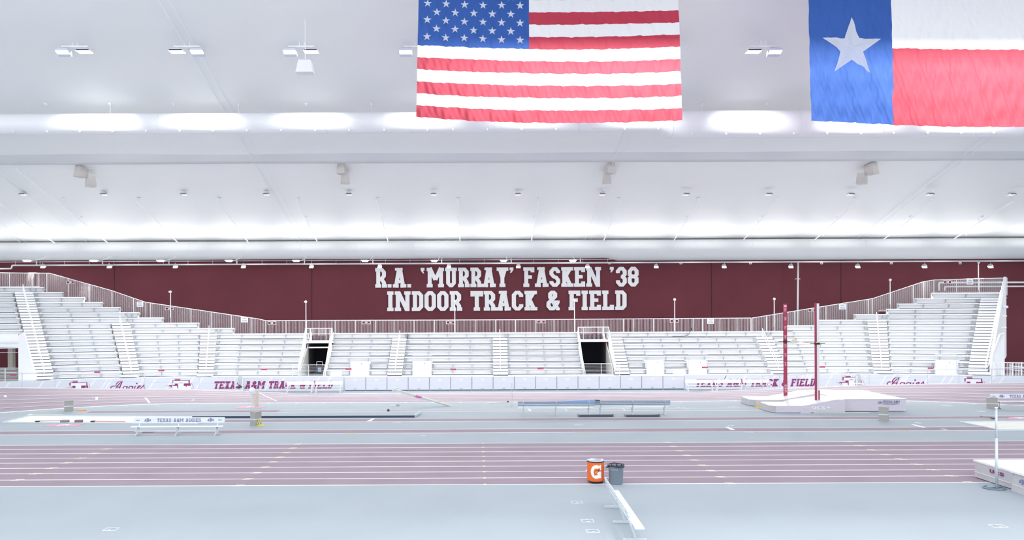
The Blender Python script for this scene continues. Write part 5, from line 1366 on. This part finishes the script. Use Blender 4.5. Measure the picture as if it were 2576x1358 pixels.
# ================================================================== SMALL EQUIPMENT
def stackbox(px, py, w, h, lab, rz, dep=.45, hand=1):
    X, Y = G(px, py); t = thing('equipment_box', (X, Y + .2, 0), lab, 'box', rz, 'taupe equipment boxes')
    M().box(-w/2, w/2, -dep/2, dep/2, 0, h * .5).build('lower_box', BOXG, t); M().box(-w/2, w/2, -dep/2, dep/2, h * .5 + .01, h).build('upper_box', BOXG, t)
    M().box(-w/2 - .005, w/2 + .005, -dep/2 - .005, dep/2 + .005, h * .46, h * .54).build('strap', ALUG, t); M().box(-w/2 - .01, w/2 + .01, -dep/2 - .01, dep/2 + .01, h, h + .02).build('lid', BOXD, t)
stackbox(169, 1034.5, .50, .66, 'taupe box stack on the grey floor beside the left curve', R(25))
stackbox(641, 1071.5, .40, .74, 'taupe box stack with yellow starting blocks leaning on it', R(-28))
stackbox(2228, 1059.5, .45, .76, 'taupe box stack in front of the vault mat', R(-35))
stackbox(2501, 1028, .56, .66, 'taupe box stack behind the high jump standard', R(-30))
X, Y = G(652, 1071); t = thing('starting_block', (X, Y - .05, 0), 'yellow folded frame leaning against the taupe box stack', 'starting block')
M().tube([(-.12, 0, .06), (.0, .05, .36), (.10, .05, .36), (.0, 0, .06), (.28, -.03, .06), (.28, -.03, .02), (-.10, -.06, .02)], .025, 6).build('frame', YELLOW, t); M().hexa([(-.18, .05, 0), (-.06, .05, 0), (-.06, .1, 0), (-.18, .1, 0)], [(-.16, .09, .36), (-.05, .09, .36), (-.05, .12, .36), (-.16, .12, .36)]).build('plate', YELLOW, t)
# globe on stand with cream posts
X, Y = G(636, 1024)
t = thing('globe_stand', (X - .05, Y, 0), 'white globe on a thin silver stand by the left track bend', 'stand')
M().sph((0, 0, 1.12), .205, 24, 16).build('globe', WPAINT, t, smooth=True); M().lathe([(0, .86), (.15, .88), (.17, .91), (.08, .93), (0, .93)], n=24).build('cup', WPAINT, t); M().cyl((0, 0, .03), (0, 0, .88), .035, 10).build('pole', ALUG, t)
M().box(-.2, .3, -.08, .08, 0, .04).build('foot', ALUG, t)
for k, (px, h) in enumerate(((638.5, .92), (646.5, 1.10))):
    X, Y = G(px, 1023 - k); o = M().lathe([(0, 0), (.085, 0), (.085, h), (0, h)], n=20).build('foam_post', CREAM, smooth=False); o.location = (X, Y + .15, 0)
    tag(o, ('shorter' if k == 0 else 'taller') + ' cream post standing behind the white globe', 'post', 'cream posts by the globe')
def fmat(pts, lab, name='floor_mat'):
    c = [G(*p) for p in pts]; cx, cy = sum(p[0] for p in c) / 4, sum(p[1] for p in c) / 4
    m = M().hexa([(x, y, 0) for x, y in c], [(x, y, .015) for x, y in c]); t = thing(name, (cx, cy, 0), lab, 'mat'); sub(m, t).build('mat_sheet', PINKM, t)
    l = M(); w = .32 * (max(p[0] for p in c) - min(p[0] for p in c)); n = text_m('ATM', w, .55, depth=.006); n.map(lambda v: (v[0], v[2] - .27, .016 - v[1])); n.build('printed_emblem', LINE, t)
fmat([(108, 1072.5), (190, 1072.5), (213, 1066), (134, 1066)], 'faded pink mat with white emblem below the sand pit')
fmat([(592, 1026.5), (658, 1026.5), (671, 1022), (605, 1022)], 'faded pink mat under the white globe stand')
fmat([(2530, 1054.5), (2620, 1054.5), (2600, 1049), (2542, 1049)], 'faded pink mat at the right picture edge')
def pit(pts, lab):
    c = [G(*p) for p in pts]; cx, cy = sum(p[0] for p in c) / 4, sum(p[1] for p in c) / 4; t = thing('sand_pit', (cx, cy, 0), lab, 'sand pit')
    sub(M().hexa([(x, y, 0) for x, y in c], [(x, y, .02) for x, y in c]), t).build('sand', SAND, t)
    m = M(); q = [(x, y, .02) for x, y in c]
    for i in range(4): m.bar(q[i], q[(i + 1) % 4], .12, .06)
    sub(m, t).build('pit_edge', mat('pit_edge', (.6, .68, .72), .6), t); return t
pit([(6, 1063), (500, 1066.5), (545, 1049), (74, 1046.5)], 'left white sand pit behind the lettered bench')
pit([(2512, 1082), (2700, 1081), (2640, 1060), (2412, 1061.5)], 'right white sand pit behind the high jump standard')
# low platform
c = [G(488, 1050.5), G(1045, 1050.5)]; Yn = c[0][1] - .2
X0_, X1_ = G(488, 1050)[0], G(1043, 1050)[0]
t = thing('pit_cover_board', ((X0_ + X1_) / 2, 45.2, 0), 'long low grey board with dark front edge right of the left sand pit', 'board')
sub(M().hexa([(X0_, 44.75, 0), (X1_, 44.6, 0), (X1_ + .25, 46.2, 0), (X0_, 46.2, 0)], [(X0_, 44.75, .12), (X1_, 44.6, .12), (X1_ + .25, 46.2, .12), (X0_, 46.2, .12)]), t).build('board_top', FLOORG, t)
sub(M().bar((X0_, 44.72, .06), (X1_, 44.57, .06), .03, .12), t).build('dark_edge', mat('edge_dark', (.04, .07, .11), .6), t)
sub(M().bar((X1_, 44.57, .09), (X1_ + .25, 46.2, .09), .05, .16), t).build('end_lip', ALUG, t)
# rakes and shoes at the pit
def rake(pa, pb, lab, mt, z=.09):
    a_, b_ = G(*pa), G(*pb); t = thing('sand_rake', ((a_[0]), a_[1], z), lab, 'rake')
    M().cyl((0, 0, 0), (b_[0] - a_[0], b_[1] - a_[1], 0), .016, 6).build('handle', mt, t); M().box(-.12, .06, -.1, .1, -.04, .02).build('rake_head', BLACK if mt is not LINEY else WPAINT, t)
rake((96, 1063), (155, 1062), 'thin rake lying along the near edge of the left sand pit', WOOD)
rake((235, 1063), (315, 1064.5), 'red-handled rake lying beside the left sand pit', mat('handle_red', (.6, .12, .15), .5))
rake((78, 1046), (157, 1046.5), 'pale-handled rake lying on the far edge of the left sand pit', LINEY)
rake((2500, 1055), (2466, 1050), 'dark rake lying behind the right sand pit', WOOD)
for px, py, w, lab, mt in ((163, 1063.5, .42, 'brown-grey wrapped brush lying at the pit edge', BOXD), (198, 1063.5, .38, 'dark brown brush block lying at the pit edge', WOOD)):
    X, Y = G(px, py); t = thing('sweep_brush', (X, Y, .03), lab, 'brush'); M().box(-w/2, w/2, -.12, .12, .05, .14).build('brush_body', mt, t); M().box(-w/2, w/2, -.10, .10, 0, .05).build('bristles', BLACK, t)
X, Y = G(204, 1033); tag(M().hexa([(X-.25,Y-.12,0),(X+.2,Y-.12,0),(X+.3,Y+.12,0),(X-.1,Y+.12,0)], [(X-.2,Y-.08,.05),(X+.18,Y-.08,.05),(X+.25,Y+.08,.05),(X-.08,Y+.08,.05)]).build('marker_strip', ORANGE2), 'small orange marker strip lying on the grey floor near the left curve', 'marker')
X, Y = G(977, 1035); o = M().sph((0, 0, .08), .08, 14, 10).build('small_ball', mat('navy', (.01, .02, .05), .4), smooth=True); o.location = (X, Y, 0); tag(o, 'tiny dark ball on the floor in front of the leaning poles', 'ball')
X, Y = G(374, 1087); tag(M().hexa([(X-.3,Y-.1,0),(X+.25,Y-.1,0),(X+.35,Y+.1,0),(X-.2,Y+.1,0)], [(X-.25,Y-.06,.04),(X+.2,Y-.06,.04),(X+.3,Y+.06,.04),(X-.15,Y+.06,.04)]).build('dark_pad', BLACK), 'flat dark pad under the lettered bench', 'pad')
# vaulting poles on a stand
Xs, Ys = G(992, 1022)
t = thing('pole_stand', (Xs, Ys, 0), 'thin silver stand holding up the vaulting poles', 'stand')
M().cyl((0, 0, 0), (0, 0, 1.05), .014, 6).build('post', ALUG, t); M().box(-.32, .30, -.05, .05, 0, .05).build('foot', ALUG, t); M().box(.12, .32, -.02, .16, .02, .12).build('foot_weight', BOXD, t)
polc = [('#', (.86, .86, .76), 'cream vaulting pole, topmost of the leaning bundle', 987, 976), ('#', (.86, .80, .62), 'yellowish vaulting pole in the middle of the leaning bundle', 990, 979), ('#', (.62, .78, .90), 'pale blue vaulting pole, lowest of the leaning bundle', 986, 981)]
for k, (_, c_, lab, pxa, pya) in enumerate(polc):
    xe, ye = G(1137 - k * 5, 1021.5 - k * .3); Yt = Ys + .05 + .07 * k; xt, zt__ = A(pxa, pya, Yt)
    t = thing('vaulting_pole', (xe, ye, 0), lab, 'pole', group='vaulting poles leaning on a stand')
    e = Vector((xt - xe, Yt - ye, zt__)); M().cyl((0, 0, .02), e, .032, 8).build('shaft', mat('pole_%d' % k, c_, .4), t); M().cyl(e * .50 , e * .60, .042, 8).build('grip_tape', mat('tape_pink', (.75, .25, .55), .5), t)
    M().cyl((0, 0, .02), e * .04, .042, 8).build('end_plug', LINEY, t)
xe, ye = G(1228, 1014.5); xf, yf = G(1278, 1013); t = thing('loose_pole', (xe, ye, .03), 'cream pole lying on the floor along the white kerb', 'pole')
M().cyl((0, 0, 0), (xf - xe, yf - ye + .2, 0), .025, 6).build('shaft', LINEY, t); M().sph((xf - xe, yf - ye + .2, .03), .06, 8, 6).build('end_plug', BLACK, t)
Xs, Ys = G(1288, 1022); t = thing('thin_stand', (Xs, Ys, 0), 'thin grey post standing left of the silver benches', 'post'); M().cyl((0, 0, 0), (0, 0, 1.5), .018, 6).build('post', GREYM, t); M().bar((0, 0, .02), (-.1, -.35, .02), .03, .03).build('foot', GREYM, t)
xa_, ya_ = G(1316, 1008.5); xb_, yb_ = G(1503, 1008.5); t = thing('pole_bag', (xa_, 51.3, 0), 'long blue pole bag lying behind the silver benches', 'bag')
L_ = xb_ - xa_; M().hexa([(0, 0, 0), (L_ * .93, -.08, 0), (L_ * .93, .1, 0), (0, .05, 0)], [(0, 0, .06), (L_ * .93, -.08, .24), (L_ * .93, .1, .24), (0, .05, .06)]).build('sleeve', BLUEP, t); M().hexa([(L_ * .93, -.08, 0), (L_, -.06, 0), (L_, .1, 0), (L_ * .93, .1, 0)], [(L_ * .93, -.08, .24), (L_, -.06, .2), (L_, .1, .2), (L_ * .93, .1, .24)]).build('end_cap', BLACK, t)
for k, (a_, b_, lab) in enumerate(((1454, 1545, 'left one of two low black trays before the silver benches'), (1572, 1662, 'right one of two low black trays before the silver benches'))):
    xa_, ya_ = G(a_, 1049.3); xb_, _y = G(b_, 1049.3); t = thing('equipment_tray', (xa_, ya_, 0), lab, 'tray', group='low black trays')
    M().box(0, xb_ - xa_, 0, .22, 0, .13).build('tray_body', mat('tray_dark', (.05, .08, .11), .4), t); M().box(-.01, .06, -.02, .24, 0, .17).build('end_cap', BOXD, t); M().box(xb_ - xa_ - .06, xb_ - xa_ + .01, -.02, .24, 0, .17).build('end_cap', BOXD, t)
# steps at the bleacher front
for k, (a_, b_, lab) in enumerate(((832, 858, 'small white access steps before the bay right of the left doorway'), (1694, 1722, 'small white access steps before the bay right of the black doorway'))):
    xa_, xb_ = (a_ - CX) * 61.3 / F_, (b_ - CX) * 61.3 / F_; t = thing('access_steps', ((xa_ + xb_) / 2, 61.2, 1.06), lab, 'steps', group='small access steps on the walkway'); w = (xb_ - xa_) / 2
    M().box(-w, w, -.3, 0, 0, .22).box(-w, w, 0, .3, 0, .44).build('steps', ALU, t); M().box(-w, w, -.302, -.3, .16, .19).box(-w, w, -.002, 0, .38, .41).build('tread_edge', GREYM, t)
# black cable lying on the upper row
X, Z = A(1720, 846, 66.0); m = M(); m.tube([(X - .9, 66.35, Z), (X, 66.35, Z), (X + .5, 66.35, Z + .12), (A(1742, 830, 66)[0], 66.4, A(1742, 830, 66)[1]), (A(1742, 815, 66)[0] + .1, 66.4, A(1742, 812, 66)[1])], .018, 5); tag(m.build('black_cable', BLACK), 'thin black cable hanging over the top bench rows', 'cable')
